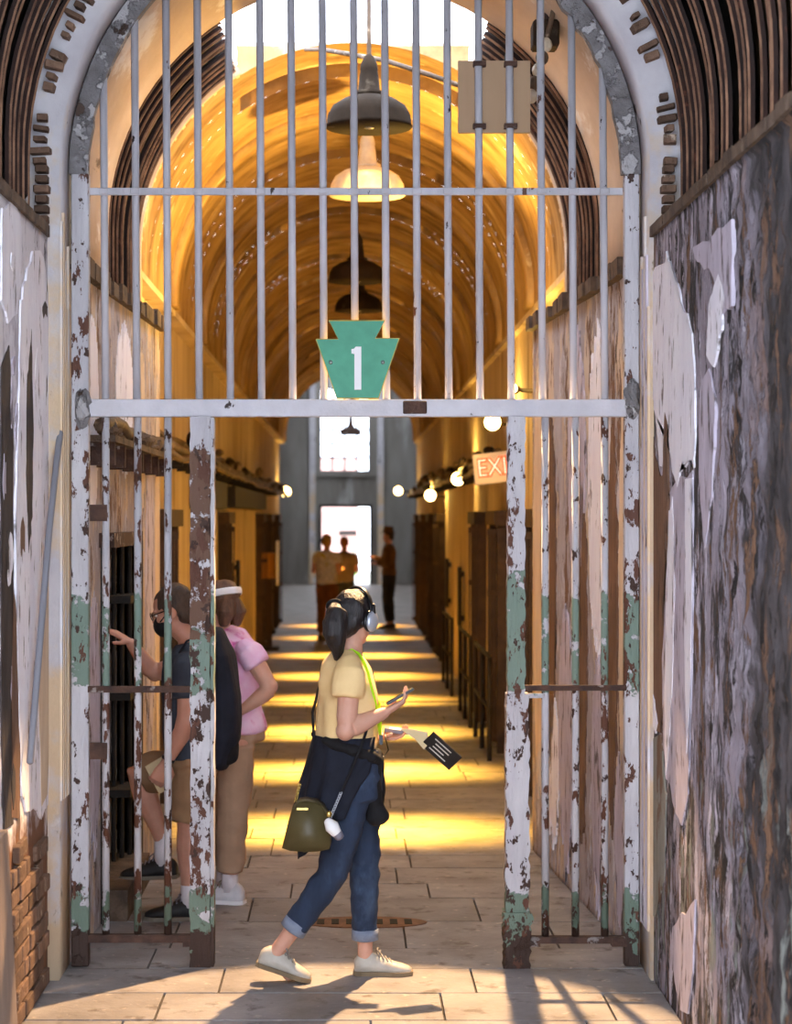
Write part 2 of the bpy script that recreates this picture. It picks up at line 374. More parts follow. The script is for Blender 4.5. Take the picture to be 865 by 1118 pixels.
flake(wall_right, XW, [(713,300),(720,288),(727,292),(728.5,276),(735,295),(741,312),(745,330),(752,345),(757,365),(759,400),(760,470),(759,512),(754,500),(750,514),(746,505),(741,530),(737,520),(733,500),(730,460),(727,455),(727,500),(722,512),(719,480),(716,450),(713,420),(711.5,380),(712,340)], m_patchw, 0.008)
flake(wall_right, XW, [(728,640),(734,530),(745,520),(757,516),(758,600),(757,700),(755,760),(752,870),(745,900),(736,880),(733,860),(728,850),(725,800),(724,720)], m_patchl, 0.006)
flake(wall_right, XW, [(732,560),(736,540),(738,640),(735,760),(731,830),(728,850),(727,760),(729,640)], m_patchw, 0.009)
flake(wall_right, XW, [(750,520),(757,520),(757,640),(755,760),(751,820),(749,700)], m_patchw, 0.009)
flake(wall_right, XW, [(706,440),(712,450),(716,500),(722,522),(730,515),(732,560),(726,640),(724,760),(722,800),(712,790),(709,740),(705,735),(705,600)], m_patchb, 0.004)
flake(wall_right, XW, [(705,755),(707,728),(710,745),(715,760),(719,790),(717,800),(712,785),(708,795),(705.5,800)], m_patchw, 0.008)
flake(wall_right, XW, [(706,812),(722,800),(728,870),(726,960),(716,1000),(709,995),(706,950)], mat('grey_green_wash', rgb(150,150,142), rgb(126,124,116), 6, PS, layers=[dict(col=rgb(112,90,74), scale=6, st=PS, lo=0.53, hi=0.56)], bump=0.5), 0.005)
flake(wall_right, XW, [(735,1010),(760,985),(757,1060),(752,1110),(744,1100),(733,1050)], m_patchl, 0.006)
flake(wall_right, XW, [(775,330),(785,300),(792,320),(788,360),(780,400),(772,390)], m_patchw, 0.006)
flake(wall_right, XW, [(757,272),(780,256),(800,240),(800,330),(790,345),(780,300),(765,290)], m_patchl, 0.005)
flake(wall_right, XW, [(765,420),(775,400),(782,440),(778,540),(770,600),(764,520)], m_patchl, 0.005)
flake(wall_right, XW, [(727,450),(730,460),(731,540),(728,600),(725,520)], m_patchb, 0.010)
XV = -1.262
flake(wall_left, XV, [(22,330),(30,290),(38,270),(47,280),(52,330),(54,420),(56,520),(55,640),(54,760),(52,880),(44,895),(36,880),(28,890),(22,860),(18,700),(16,560),(20,440)], m_patchw, 0.008)
flake(wall_left, XV, [(2,230),(14,215),(22,240),(24,300),(18,340),(8,350),(1,330)], m_patchw, 0.006)
flake(wall_left, XV, [(1,400),(10,380),(14,450),(14,620),(12,800),(14,900),(4,905),(1,800)], m_patchd, 0.004)
flake(wall_left, XV, [(14,640),(20,700),(22,820),(20,895),(12,890),(12,760)], m_patchb, 0.005)
flake(wall_left, XV, [(28,420),(33,360),(35,470),(34,560),(30,600),(27,520)], m_patchd, 0.010)
flake(wall_left, XV, [(44,640),(52,620),(53,760),(50,870),(44,880),(41,760)], m_patchc, 0.010)
for k in range(26):
    px = random.uniform(2, 52); py = random.uniform(240, 880); w = random.uniform(1.5, 4); h = random.uniform(8, 40); m = random.choice([m_patchl, m_patchd, m_patchw, m_patchl, m_patchb])
    flake(wall_left, XV, [(px + w*math.cos(2*PI*q/9)*random.uniform(.5, 1.2), py + h*math.sin(2*PI*q/9)*random.uniform(.5, 1.2)) for q in range(9)], m, random.uniform(0.002, 0.011), 0.4, 3, 3, 'paint_flake')
# exposed brickwork low on the left wall
bb = B(-0.5, 0.5, -0.5, 0.5, -0.5, 0.5); bmesh.ops.bevel(bb, geom=bb.edges[:], offset=0.07, segments=1, affect='EDGES')
bme = bpy.data.meshes.new('brick'); bmesh.ops.recalc_face_normals(bb, faces=bb.faces); bb.to_mesh(bme); bb.free(); bme.materials.append(m_brick)
def brick(parent, c, s, rot=(0,0,0)):
    o = bpy.data.objects.new('brick', bme); C.objects.link(o); o.parent = parent; o.location = c; o.scale = s; o.rotation_euler = rot; return o
for r in range(9):
    z = 0.045 + r * 0.078; y = 7.0 + (0.11 if r % 2 else 0)
    while y < 8.68:
        L_ = random.choice((0.205, 0.205, 0.1))
        if y + L_ < 8.70 and z < 0.66 + 0.10 * math.sin(y * 9): brick(wall_left, (-1.266 + random.uniform(-0.005, 0.008), y + L_/2, z), (0.045, L_ - 0.014, 0.064), (random.uniform(-.03,.03), 0, random.uniform(-.03,.03)))
        y += L_

# ------------------------------------------------------------------ vault of brown boards on this side of the gate
X0, ZC = 0.03, 3.432
def arc_pts(R, zc, xc, zb, n=26, a0=-PI/2, a1=PI/2):
    p = []
    if zb is not None and a0 <= -PI/2: p.append((xc - R, zb))
    for k in range(n + 1):
        a = a0 + (a1 - a0) * k / n; p.append((xc + R * math.sin(a), zc + R * math.cos(a)))
    if zb is not None and a1 >= PI/2: p.append((xc + R, zb))
    return p
def arch_board(y0, y1, R, zc, xc, zb, th, a0=-PI/2, a1=PI/2, tilt=0.0, n=26):
    bm = bmesh.new(); sec = []
    P0 = arc_pts(R, zc, xc, zb, n, a0, a1)
    for (x, z) in P0:
        k = max(0.0, 0.0); dx, dz = x - xc, max(0, z - zc); l = math.hypot(dx, dz) or 1
        nx, nz_ = dx / l, dz / l
        sec.append([bm.verts.new(v) for v in ((x, y0, z), (x + nx*tilt, y1, z + nz_*tilt), (x + nx*(tilt+th), y1, z + nz_*(tilt+th)), (x + nx*th, y0, z + nz_*th))])
    for a, b in zip(sec, sec[1:]):
        for q in range(4): bm.faces.new((a[q], a[(q+1) % 4], b[(q+1) % 4], b[q]))
    bm.faces.new(sec[0]); bm.faces.new(sec[-1][::-1])
    return bm
def vault(name, rows, m, a0=-PI/2, a1=PI/2, na=40, zb=None, smooth=True, th=0.12, label=None, kind=True, xc=X0):
    bm = bmesh.new(); g = []
    for (y, R, zc) in rows: g.append([[bm.verts.new((x, y, z)) for x, z in arc_pts(R + e, zc, xc, zb, na, a0, a1)] for e in (0, th)])
    n = len(g[0][0])
    for r, q in zip(g, g[1:]):
        for s in (0, 1):
            for k in range(n - 1): bm.faces.new((r[s][k], r[s][k+1], q[s][k+1], q[s][k]))
        for k in (0, n - 1): bm.faces.new((r[0][k], q[0][k], q[1][k], r[1][k]))
    for r in (g[0], g[-1]):
        for k in range(n - 1): bm.faces.new((r[0][k], r[0][k+1], r[1][k+1], r[1][k]))
    return struct(name, bm, m, smooth, label)
ceiling = vault('ceiling', [(3.6, 1.45, ZC), (8.72, 1.45, ZC)], m_void, zb=3.1, label='vault of dark brown boards on the near side of the gate')
y = 3.7; i = 0
while y < 8.62:
    w = 0.135; R = 1.345 + random.uniform(-0.014, 0.014)
    o = obj('slat', arch_board(y, y + w - 0.012, R, ZC, X0, LEDGE + 0.05 + (random.uniform(0, 0.12)), 0.02, tilt=0.022 + random.uniform(0, 0.014), n=40), m_slat, ceiling)
    if y > 5.2: obj('board_edge', arch_board(y - 0.003, y + 0.003, R - 0.004, ZC, X0, LEDGE + 0.055, 0.008, n=40), m_slatlip, o)
    y += w

# ------------------------------------------------------------------ the arch that carries the gate
def arch_ring(y0, y1, Ri, Ro, zc, xc, zb, n=48):
    bm = bmesh.new(); A = arc_pts(Ri, zc, xc, zb, n); Bq = arc_pts(Ro, zc, xc, zb, n); sec = []
    for (x, z), (u, w) in zip(A, Bq): sec.append([bm.verts.new(v) for v in ((x, y0, z), (x, y1, z), (u, y1, w), (u, y0, w))])
    for a, b in zip(sec, sec[1:]):
        for q in range(4): bm.faces.new((a[q], a[(q+1) % 4], b[(q+1) % 4], b[q]))
    bm.faces.new(sec[0]); bm.faces.new(sec[-1][::-1]); return bm
wall_front = struct('wall_front', arch_ring(8.72, 9.06, 1.243, 1.62, ZC, X0, 0.0), m_white, True, label='thick white plastered arch that frames the iron gate')
for r, yy in ((1.318, 8.69),):
    n = 92
    for k in range(n + 1):
        a = -PI/2 + PI * k / n
        if abs(a) < 0.35: continue
        s = random.uniform(0.45, 1.45)
        if random.random() < 0.12: continue
        brick(wall_front, (X0 + r * math.sin(a), yy + random.uniform(-0.02, 0.01), ZC + r * math.cos(a)), (random.uniform(0.018, 0.036), 0.07, 0.06 * s), (random.uniform(-.15, .15), a + random.uniform(-.12, .12), 0))
for sx in (-1, 1):
    for k in range(6): brick(wall_front, (X0 + sx * 1.31, 8.69, 3.19 + k * 0.042), (0.06 * random.uniform(0.7, 1.2), 0.07, 0.03))
# fluted strip edges on the jambs
for sx, m in ((-1, m_patchc), (1, m_patchl)):
    for k in range(5):
        yy = 8.75 + k * 0.05
        xx = X0 + sx * 1.243
        obj('jamb_strip', B(min(xx, xx - sx*0.010), max(xx, xx - sx*0.010), yy, yy + random.uniform(0.02, 0.036), 0.75 if sx < 0 else 0.2, 3.1 + random.uniform(-0.3, 0.2)), m if k % 2 else m_white, wall_front)

# ================================================================== passage behind the gate: splayed walls, plaster vault, skylight
XRA = lambda y: 1.27 - 0.19 * (y - 9.06) / 3.09
XLA = lambda y: -1.215 + 0.115 * (y - 9.06) / 3.09
wall_ra = relief('wall_right_passage', XRA, 9.06, 12.15, 0, 3.05, 110, 100, 0.02, m_passage, 6, 1, thick=0.3, label='peeling plaster wall to the right behind the gate')
for a, b, z0, z1, m in [(9.1,9.5,0.1,2.9,m_patchc),(9.55,9.8,0.4,2.4,m_patchb),(9.85,10.2,0.0,1.3,m_patchl),(9.8,10.3,1.2,2.9,m_patchw),(10.35,10.7,0.2,2.2,m_patchb),(10.4,10.9,1.5,2.95,m_patchl),
                        (10.75,11.2,0.0,1.5,m_patchl),(11.3,11.8,0.4,2.6,m_patchb),(11.7,12.1,0.3,2.9,m_patchc),(9.3,9.6,0.0,0.9,m_patchl),(11.2,11.6,0.1,1.0,m_patchw)]: patch(wall_ra, XRA, a, b, z0, z1, m)
# left wall with a cell doorway between Y 10.05 and 11.1
DY0, DY1, DZ0, DZ1 = 10.0, 11.12, 0.14, 1.80
bm = bmesh.new()
def slabw(y0, y1, z0, z1):
    n = max(2, int((y1 - y0) / 0.1)); 
    for k in range(n):
        a = y0 + (y1-y0)*k/n; b = y0 + (y1-y0)*(k+1)/n
        vv = [bm.verts.new(p) for p in ((XLA(a), a, z0), (XLA(b), b, z0), (XLA(b), b, z1), (XLA(a), a, z1), (XLA(a)-0.28, a, z0), (XLA(b)-0.28, b, z0), (XLA(b)-0.28, b, z1), (XLA(a)-0.28, a, z1))]
        for f in ((0,1,2,3),(7,6,5,4),(0,4,5,1),(1,5,6,2),(2,6,7,3),(3,7,4,0)): bm.faces.new([vv[q] for q in f])
slabw(9.06, DY0, 0, 3.05); slabw(DY1, 12.15, 0, 3.05); slabw(DY0, DY1, DZ1, 3.05); slabw(DY0, DY1, 0, DZ0)
wall_la = struct('wall_left_passage', bm, m_passage, label='peeling cream plaster wall with a low cell doorway to the left behind the gate')
for a, b, z0, z1, m in [(9.1,9.5,0.2,2.3,m_patchc),(9.5,9.85,1.9,2.9,m_patchw),(10.4,11.0,2.15,2.95,m_patchw),(11.15,11.5,1.9,2.9,m_patchc),(11.5,11.9,0.5,2.4,m_patchl),(9.55,9.9,0.3,1.6,m_patchl),(11.9,12.1,0.3,2.8,m_patchc)]: patch(wall_la, XLA, a, b, z0, z1, m, out=1)
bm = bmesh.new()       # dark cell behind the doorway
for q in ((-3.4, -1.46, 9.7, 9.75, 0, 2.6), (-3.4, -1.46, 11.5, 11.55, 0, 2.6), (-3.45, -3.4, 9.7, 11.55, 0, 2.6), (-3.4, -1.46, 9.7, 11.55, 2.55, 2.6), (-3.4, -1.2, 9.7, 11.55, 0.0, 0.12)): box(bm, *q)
struct('wall_cell', bm, m_void, label='dark interior of the cell the visitors look into')
door1 = empty('door_1', (XLA(10.5), 10.5, 0)); door1['kind'] = 'structure'; door1['label'] = 'low dark doorway with iron frame that the visitors look into'
for (y0, y1) in ((DY0 - 0.07, DY0), (DY1, DY1 + 0.07)): obj('door_jamb', B(XLA(y0) - 0.1, XLA(y0) + 0.035, y0, y1, 0, DZ1 + 0.02), m_iron, door1)
obj('lintel', B(-1.3, XLA(10.5) + 0.05, DY0 - 0.12, DY1 + 0.14, DZ1, DZ1 + 0.07), m_rust, door1)
obj('threshold', B(-1.36, XLA(10.5) + 0.10, DY0, DY1, 0.0, 0.15), m_rubble, door1)
for k in range(4): obj('grille_bar', T([(XLA(11) - 0.02 - k*0.03, 11.06 - k * 0.11, 0.15), (XLA(11) - 0.02 - k*0.03, 11.06 - k * 0.11, DZ1)], 0.013, 8), m_iron, door1)
for z in (0.5, 1.0, 1.5): obj('grille_strap', B(-1.30, -1.12, 10.70, 11.09, z, z + 0.04), m_iron, door1)
obj('door_leaf', B(-1.35, -1.31, 10.02, 10.42, 0.16, 1.78), m_patchc, door1)
# broken ledge and pipe run along the left
pl = empty('pipe_run', (-1.12, 10.6, 2.3), 'rusty broken pipe ledge along the left wall behind the gate', 'pipe')
obj('shelf', B(-1.2, -1.03, 9.2, 12.1, 2.28, 2.31), m_rubble, pl)
pts = [(-1.09 + random.uniform(-.01,.01), 9.2 + k*0.24, 2.37 + random.uniform(-.02,.02)) for k in range(13)]
obj('pipe', T(pts, 0.035, 8), m_pipe, pl, True)
for k in range(7): obj('bracket', B(-1.2, -1.05, 9.35 + k*0.43, 9.39 + k*0.43, 2.18, 2.29), m_rust, pl)
for k in range(9):
    b = bmesh.new(); ell(b, (-1.08 + random.uniform(-.04,.03), 9.4 + k*0.3, 2.33), (0.05, 0.09, 0.04), u=8, v=6)
    for v in b.verts: v.co += Vector((random.uniform(-.015,.015),)*3)
    obj('debris_lump', b, m_rubble, pl)
# ledges at the springing
for nm, xf, s in (('trim_3', XRA, 1), ('trim_4', XLA, -1)):
    b = bmesh.new()
    for k in range(14):
        a = 9.06 + k * 0.22; x = xf(a + 0.11); e = random.uniform(0, 0.03)
        box(b, min(x - s*(0.02+e), x + s*0.35), max(x - s*(0.02+e), x + s*0.35), a, a + 0.22, 3.03, 3.09 + random.uniform(0, 0.03))
    struct(nm, b, m_rubble)
RZ = lambda y: (1.2 + 0.043 * (y - 10.15) / 2.05, 3.36 + 0.13 * (y - 10.15) / 2.05)
vault('ceiling_passage', [(9.04, 1.235, ZC), (9.6, 1.22, 3.40), (10.15, 1.2, 3.36)], m_cream, zb=3.05, label='cream plaster vault just behind the gate')
HA = math.radians(33)
c2 = vault('ceiling_skylight', [(y_, RZ(y_)[0] + 0.06, RZ(y_)[1]) for y_ in (10.15, 11.2, 12.2)], m_void, a0=-PI/2, a1=-HA, na=16, zb=3.05, label='board-lined left flank of the open skylight')
c3 = vault('ceiling_skylight_side', [(y_, RZ(y_)[0] + 0.06, RZ(y_)[1]) for y_ in (10.15, 11.2, 12.2)], m_void, a0=HA, a1=PI/2, na=16, zb=3.05, label='board-lined right flank of the open skylight')
y = 10.16
while y < 12.1:
    R, zc = RZ(y)
    for a0, a1, par in ((-PI/2, -HA, c2), (HA, PI/2, c3)):
        r = R + random.uniform(-0.008, 0.008)
        o = obj('slat', arch_board(y, y + 0.185, r, zc, X0, 3.06, 0.02, a0, a1, 0.045, 20), m_slat, par)
        obj('board_edge', arch_board(y - 0.004, y + 0.006, r - 0.008, zc, X0, 3.06, 0.010, a0, a1, 0, 20), m_slatlip, o)
    y += 0.2
# ================================================================== the corridor
for nm, a0, a1 in (('trim_8', -PI/2, -HA + 0.02), ('trim_9', HA - 0.02, PI/2)): struct(nm, arch_board(12.14, 12.24, 1.243, 3.49, X0, 3.0, 0.3, a0, a1, 0, 18), m_cream, True)
YE = 40.0; CW = 1.32; CR, CZ = 1.243, 3.49
SA = math.radians(35)
def corridor_vault():
    bm = bmesh.new()
    def sec(y0, y1, a0, a1, na, zb):
        g = []
        for y in (y0, y1):
            g.append([bm.verts.new((x, y, z)) for x, z in arc_pts(CR, CZ, X0, zb, na, a0, a1)])
        for k in range(len(g[0]) - 1): bm.faces.new((g[0][k], g[0][k+1], g[1][k+1], g[1][k]))
    y = 12.2
    for s in SKY_Y:
        sec(y, s - 0.2, -PI/2, PI/2, 44, 3.40)
        sec(s - 0.2, s + 0.2, -PI/2, -SA, 14, 3.40); sec(s - 0.2, s + 0.2, SA, PI/2, 14, 3.40)
        for yy in (s - 0.2, s + 0.2):              # light shaft above the opening
            A = arc_pts(CR, CZ, X0, None, 16, -SA, SA)
            lo = [bm.verts.new((x, yy, z)) for x, z in A]; hi = [bm.verts.new((x, yy, 4.84)) for x, z in A]
            for k in range(16): bm.faces.new((lo[k], lo[k+1], hi[k+1], hi[k]))
        for x, z in (arc_pts(CR, CZ, X0, None, 1, -SA, SA)):
            bm.faces.new([bm.verts.new(v) for v in ((x, s - 0.2, z), (x, s + 0.2, z), (x, s + 0.2, 4.84), (x, s - 0.2, 4.84))])
        y = s + 0.2
    sec(y, YE + 0.1, -PI/2, PI/2, 44, 3.40)
    bmesh.ops.remove_doubles(bm, verts=bm.verts, dist=0.001)
    return struct('ceiling_corridor', bm, m_vault, True, 'long limewashed barrel vault glowing yellow')
corridor_vault()
k = 0
for yy in (14.4, 17.35, 20.4, 23.8, 27.3, 31.4, 35.4, 39.5):
    o = obj('vault_rib', arch_ring(yy - 0.19, yy + 0.19, CR - 0.035, CR + 0.03, CZ, X0, 3.40, 40), m_vault, bpy.data.objects['ceiling_corridor'], True)
for nm, s in (('wall_left_corridor', -1), ('wall_right_corridor', 1)):
    b = bmesh.new(); x0, x1 = (CW, CW + 0.3) if s > 0 else (-CW - 0.3, -CW)
    box(b, x0, x1, 12.15, YE, 0, 3.5)
    struct(nm, b, m_corwall, label='limewashed cell wall along the %s of the corridor' % ('right' if s > 0 else 'left'))
bm = bmesh.new()
for s in (-1, 1):
    x0, x1 = (1.2, 1.6) if s > 0 else (-1.6, -1.2)
    box(bm, *((1.275, 1.6) if s > 0 else (-1.6, -1.215)), 12.25, YE, 3.36, 3.42)
struct('trim_5', bm, m_corwall)
# skylights in the crown
for i, yy in enumerate(SKY_Y):
    sk = empty('window_%d' % (i + 2), (X0, yy, 4.68)); sk['kind'] = 'structure'
    obj('pane', B(X0 - 0.72, X0 + 0.72, yy - 0.2, yy + 0.2, 4.84, 4.86), m_lampw, sk)
# ------------------------------------------------------------------ far hall
bm = bmesh.new()
for s in (-1, 1):
    x0, x1 = (2.0, 2.3) if s > 0 else (-2.3, -2.0); box(bm, x0, x1, YE, 60.4, 0, 4.65)
struct('wall_far_sides', bm, m_farwall)
bm = bmesh.new()
for s in (-1, 1):
    x0, x1 = (CW, 2.3) if s > 0 else (-2.3, -CW); box(bm, x0, x1, YE - 0.01, YE + 0.2, 0, 3.6)
struct('wall_far_return', bm, m_farwall)
struct('wall_far_return_arch', arch_ring(YE, YE + 0.2, CR, 3.2, CZ, X0, 3.45, 30), m_farwall)
vault('ceiling_far', [(YE + 0.1, 2.0, 4.6), (60.4, 2.0, 4.6)], m_farwall, a0=-PI/2, a1=-0.28, na=15, zb=4.55, xc=0.0)  # crown slot added out of view so the sky lights the hall
vault('ceiling_far_side', [(YE + 0.1, 2.0, 4.6), (60.4, 2.0, 4.6)], m_farwall, a0=0.28, a1=PI/2, na=15, zb=4.55, xc=0.0)
DX0, DX1, DZ = -0.83, 0.70, 2.32; WX0, WX1, WZ0, WZ1 = -0.81, 0.62, 3.28, 5.7
bm = bmesh.new()
for q in ((-2.3, DX0, 0, 6.9), (DX1, 2.3, 0, 6.9), (DX0, DX1, DZ, WZ0), (DX0, DX1, WZ1, 6.9), (WX1, DX1, WZ0, WZ1), (DX0, WX0, WZ0, WZ1)): box(bm, q[0], q[1], 60.3, 60.6, q[2], q[3])
struct('wall_back', bm, m_farwall, label='grey plaster end wall with a bright doorway and a tall gridded window')
w1 = empty('window_1', (0, 60.4, WZ0)); w1['kind'] = 'structure'; w1['label'] = 'tall bright gridded window above the far doorway'
b = bmesh.new()
for k in range(5): x = WX0 + (WX1 - WX0) * k / 4; box(b, x - 0.028, x + 0.028, 60.36, 60.42, WZ0, WZ1)
for k in range(7): z = WZ0 + (WZ1 - WZ0) * k / 6; box(b, WX0, WX1, 60.36, 60.42, z - 0.028, z + 0.028)
obj('window_frame', b, m_iron, w1)
obj('window_sill', B(WX0 - 0.15, WX1 + 0.15, 60.2, 60.4, WZ0 - 0.16, WZ0), m_farwall, w1)
for i in range(4):
    for j in range(6):
        x = WX0 + (WX1 - WX0) * i / 4; z = WZ0 + (WZ1 - WZ0) * j / 6
        obj('pane', B(x + 0.03, x + (WX1-WX0)/4 - 0.03, 60.385, 60.39, z + 0.03, z + (WZ1-WZ0)/6 - 0.03), m_glass, w1)
d2 = empty('door_2', (0, 60.4, 0)); d2['kind'] = 'structure'; d2['label'] = 'bright open doorway at the far end of the corridor'
b = bmesh.new(); box(b, DX0, DX0 + 0.07, 60.2, 60.6, 0, DZ); box(b, DX1 - 0.07, DX1, 60.2, 60.6, 0, DZ); box(b, DX0, DX1, 60.2, 60.6, DZ - 0.08, DZ)
obj('door_frame', b, m_iron, d2)
for x in (-1.12, 0.86): struct('trim_%d' % (6 if x < 0 else 7), B(x, x + 0.18, 60.18, 60.32, 0, 6.2), m_white)
# yard outside the far door
m_yard = mat('yard_ground', rgb(190,184,172), rgb(160,158,140), 2); m_yardwall = mat('pink_yard_wall', rgb(214,176,166), rgb(190,150,140), 2, layers=[dict(col=rgb(120,150,80), scale=1.5, lo=0.5, hi=0.55, z=(-1, 0.7, 0.1), jit=1.0)])
struct('floor_yard', B(-6, 6, 60.6, 75, -0.1, 0), m_yard)
yw = struct('wall_yard', B(-2.0, 0.35, 70, 70.3, 0, 4.0), m_yardwall, label='pinkish brick wall across the yard outside')
obj('beam', B(-0.3, 0.3, 69.9, 70, 1.35, 1.5), m_iron, yw)
# ================================================================== the iron gate
GY = 9.02
def gx(px): return (px - VX) / 252.0
def gz(py): return H - (py - VY) / 252.0
gate = empty('arched_iron_gate', (X0, GY, 0), 'tall arched iron bar gate with peeling white paint and an open middle', 'gate')
GR = 1.157
# arch and stiles
bm = bmesh.new(); A = arc_pts(GR, ZC, X0, None, 70); Bq = arc_pts(1.238, ZC, X0, None, 70); sec = []
for (x, z), (u, w) in zip(A, Bq):
    j = random.uniform(-0.006, 0.006)
    sec.append([bm.verts.new(v) for v in ((x + j, GY - 0.03, z + j), (x + j, GY + 0.03, z + j), (u, GY + 0.03, w), (u, GY - 0.03 - abs(j), w))])
for a, b in zip(sec, sec[1:]):
    for q in range(4): bm.faces.new((a[q], a[(q+1) % 4], b[(q+1) % 4], b[q]))
bm.faces.new(sec[0]); bm.faces.new(sec[-1][::-1])
obj('arch_frame', bm, m_garch, gate)
obj('stile', B(gx(78), gx(97), GY - 0.03, GY + 0.03, 0.0, ZC, bevel=0.004), m_glow, gate)
obj('stile', B(gx(682), gx(698), GY - 0.03, GY + 0.03, 0.0, ZC, bevel=0.004), m_glow, gate)
obj('transom', B(gx(96), gx(684), GY - 0.035, GY + 0.03, gz(455), gz(436), bevel=0.004), m_gtr, gate)
obj('cross_rail', B(gx(98), gx(680), GY - 0.03, GY - 0.012, gz(213), gz(205.5)), m_gup, gate)
for k in range(-8, 9):
    px = 387 + 34.15 * k; x = gx(px); dx = x - X0
    zt = ZC + math.sqrt(max(0, (GR + 0.02) ** 2 - dx * dx)) if abs(dx) < GR else ZC
    obj('bar', T([(x - 0.006, GY, zt), (x + 0.004, GY, gz(437))], 0.0165, 10, cap=False), m_gup, gate, True)
    for zc_ in (gz(209),):
        obj('collar', B(x - 0.022, x + 0.022, GY - 0.034, GY + 0.018, zc_ - 0.012, zc_ + 0.012, bevel=0.003), m_gup, gate)
for px in (115, 150, 183, 596, 629, 661):
    x = gx(px); obj('bar', T([(x, GY, gz(454)), (x, GY, gz(1026))], 0.0165, 10, cap=False), m_glow, gate, True)
obj('side_rail', B(gx(96), gx(213), GY - 0.03, GY - 0.012, gz(756), gz(749)), m_rust, gate)
obj('side_rail', B(gx(572), gx(684), GY - 0.03, GY - 0.012, gz(754), gz(748)), m_rust, gate)
obj('bottom_rail', B(gx(96), gx(213), GY - 0.028, GY + 0.02, gz(1029), gz(1021)), m_rust, gate)
obj('bottom_rail', B(gx(575), gx(684), GY - 0.028, GY + 0.02, gz(1030), gz(1023)), m_rust, gate)
def rough_post(x0, x1, y0, y1, z0, z1, n=60, e=0.004):
    bm = bmesh.new(); sec = []
    for k in range(n + 1):
        z = z0 + (z1 - z0) * k / n; a, b = random.uniform(-e, e), random.uniform(-e, e)
        sec.append([bm.verts.new(v) for v in ((x0 + a, y0, z), (x1 + b, y0, z), (x1 + b*0.5, y1, z), (x0 + a*0.5, y1, z))])
    for a, b in zip(sec, sec[1:]):
        for q in range(4): bm.faces.new((a[q], a[(q+1) % 4], b[(q+1) % 4], b[q]))
    bm.faces.new(sec[0]); bm.faces.new(sec[-1][::-1]); return bm
obj('post', rough_post(gx(208), gx(230), GY - 0.05, GY + 0.05, 0, gz(455)), m_gpostl, gate)
obj('post_flange', rough_post(gx(230), gx(234), GY - 0.035, GY + 0.06, 0.0, gz(456), 40, 0.003), m_glow, gate)
obj('post', rough_post(gx(554), gx(573), GY - 0.05, GY + 0.03, gz(762), gz(455)), m_gpostr, gate)
obj('post', rough_post(gx(552), gx(577), GY - 0.06, GY + 0.04, 0, gz(757), 40, 0.006), m_gpostl, gate)
obj('latch_plate', B(gx(576), gx(594), GY - 0.03, GY - 0.01, gz(762), gz(757)), m_glow, gate)
obj('post_foot', rough_post(gx(550), gx(579), GY - 0.07, GY + 0.05, 0, 0.24, 16, 0.012), m_gpostl, gate)
for (a, b) in ((572, 590), (668, 684), (200, 214)): obj('rail_bracket', B(gx(a), gx(b), GY - 0.035, GY + 0.025, gz(1033), gz(1024)), m_rust, gate)
for (px, py) in ((91, 446), (690, 436)):
    b = bmesh.new(); ell(b, (gx(px), GY - 0.03, gz(py)), (0.035, 0.03, 0.09), u=12, v=8)
    for v in b.verts: v.co += Vector((random.uniform(-.008,.008), random.uniform(-.008,.008), random.uniform(-.008,.008)))
    obj('hinge_lump', b, m_garch, gate)
obj('scar', B(gx(440), gx(466), GY - 0.045, GY - 0.034, gz(452), gz(438), bevel=0.004), m_rust, gate)
for py in (820, 560): obj('lock_plate', B(gx(98), gx(117), GY - 0.02, GY - 0.005, gz(py + 9), gz(py - 9)), m_rust, gate)

# keystone sign
sg = empty('keystone_sign', (gx(390), GY - 0.06, gz(436)), 'green keystone-shaped sign with a white number 1 on the gate', 'sign')
KP = [(359,350.5),(420.3,350.5),(410,370),(436.3,370),(413.5,436),(367.7,436),(344.8,371),(369.3,371)]
bm = bmesh.new(); prism(bm, KP, lambda a, b, d: Vector((gx(a), d, gz(b))), GY - 0.064, GY - 0.038); obj('sign_edge', bm, m_gold, sg)
cx, cy = 390, 396; KI = [(cx + (a - cx) * 0.975, cy + (b - cy) * 0.972) for a, b in KP]
bm = bmesh.new(); prism(bm, KI, lambda a, b, d: Vector((gx(a), d, gz(b))), GY - 0.067, GY - 0.05); obj('sign_face', bm, m_green, sg)
bm = bmesh.new(); prism(bm, [(388.5,379.8),(394.5,379.8),(394.5,426.5),(387,426.5),(387,387.5),(383.8,387),(383.8,382.5),(386.5,382)], lambda a, b, d: Vector((gx(a), d, gz(b))), GY - 0.085, GY - 0.066); obj('number_one', bm, m_signw, sg)
for px in (361.3, 418):
    b = bmesh.new(); ell(b, (gx(px), GY - 0.067, gz(396.5)), (0.009, 0.007, 0.009), u=10, v=8); obj('bolt', b, m_steel, sg, True)
# plywood board wired to the bars
bd = empty('wooden_board', (gx(540), GY + 0.03, gz(143)), 'square pale wooden board fixed behind the upper bars', 'board')
obj('panel', B(gx(501), gx(580), GY + 0.02, GY + 0.045, gz(143), gz(64)), m_board, bd)
for px in (524, 558):
    for py in (69, 137): obj('clamp', B(gx(px - 7), gx(px + 7), GY - 0.022, GY + 0.022, gz(py + 2.5), gz(py - 2.5)), m_rust, bd)
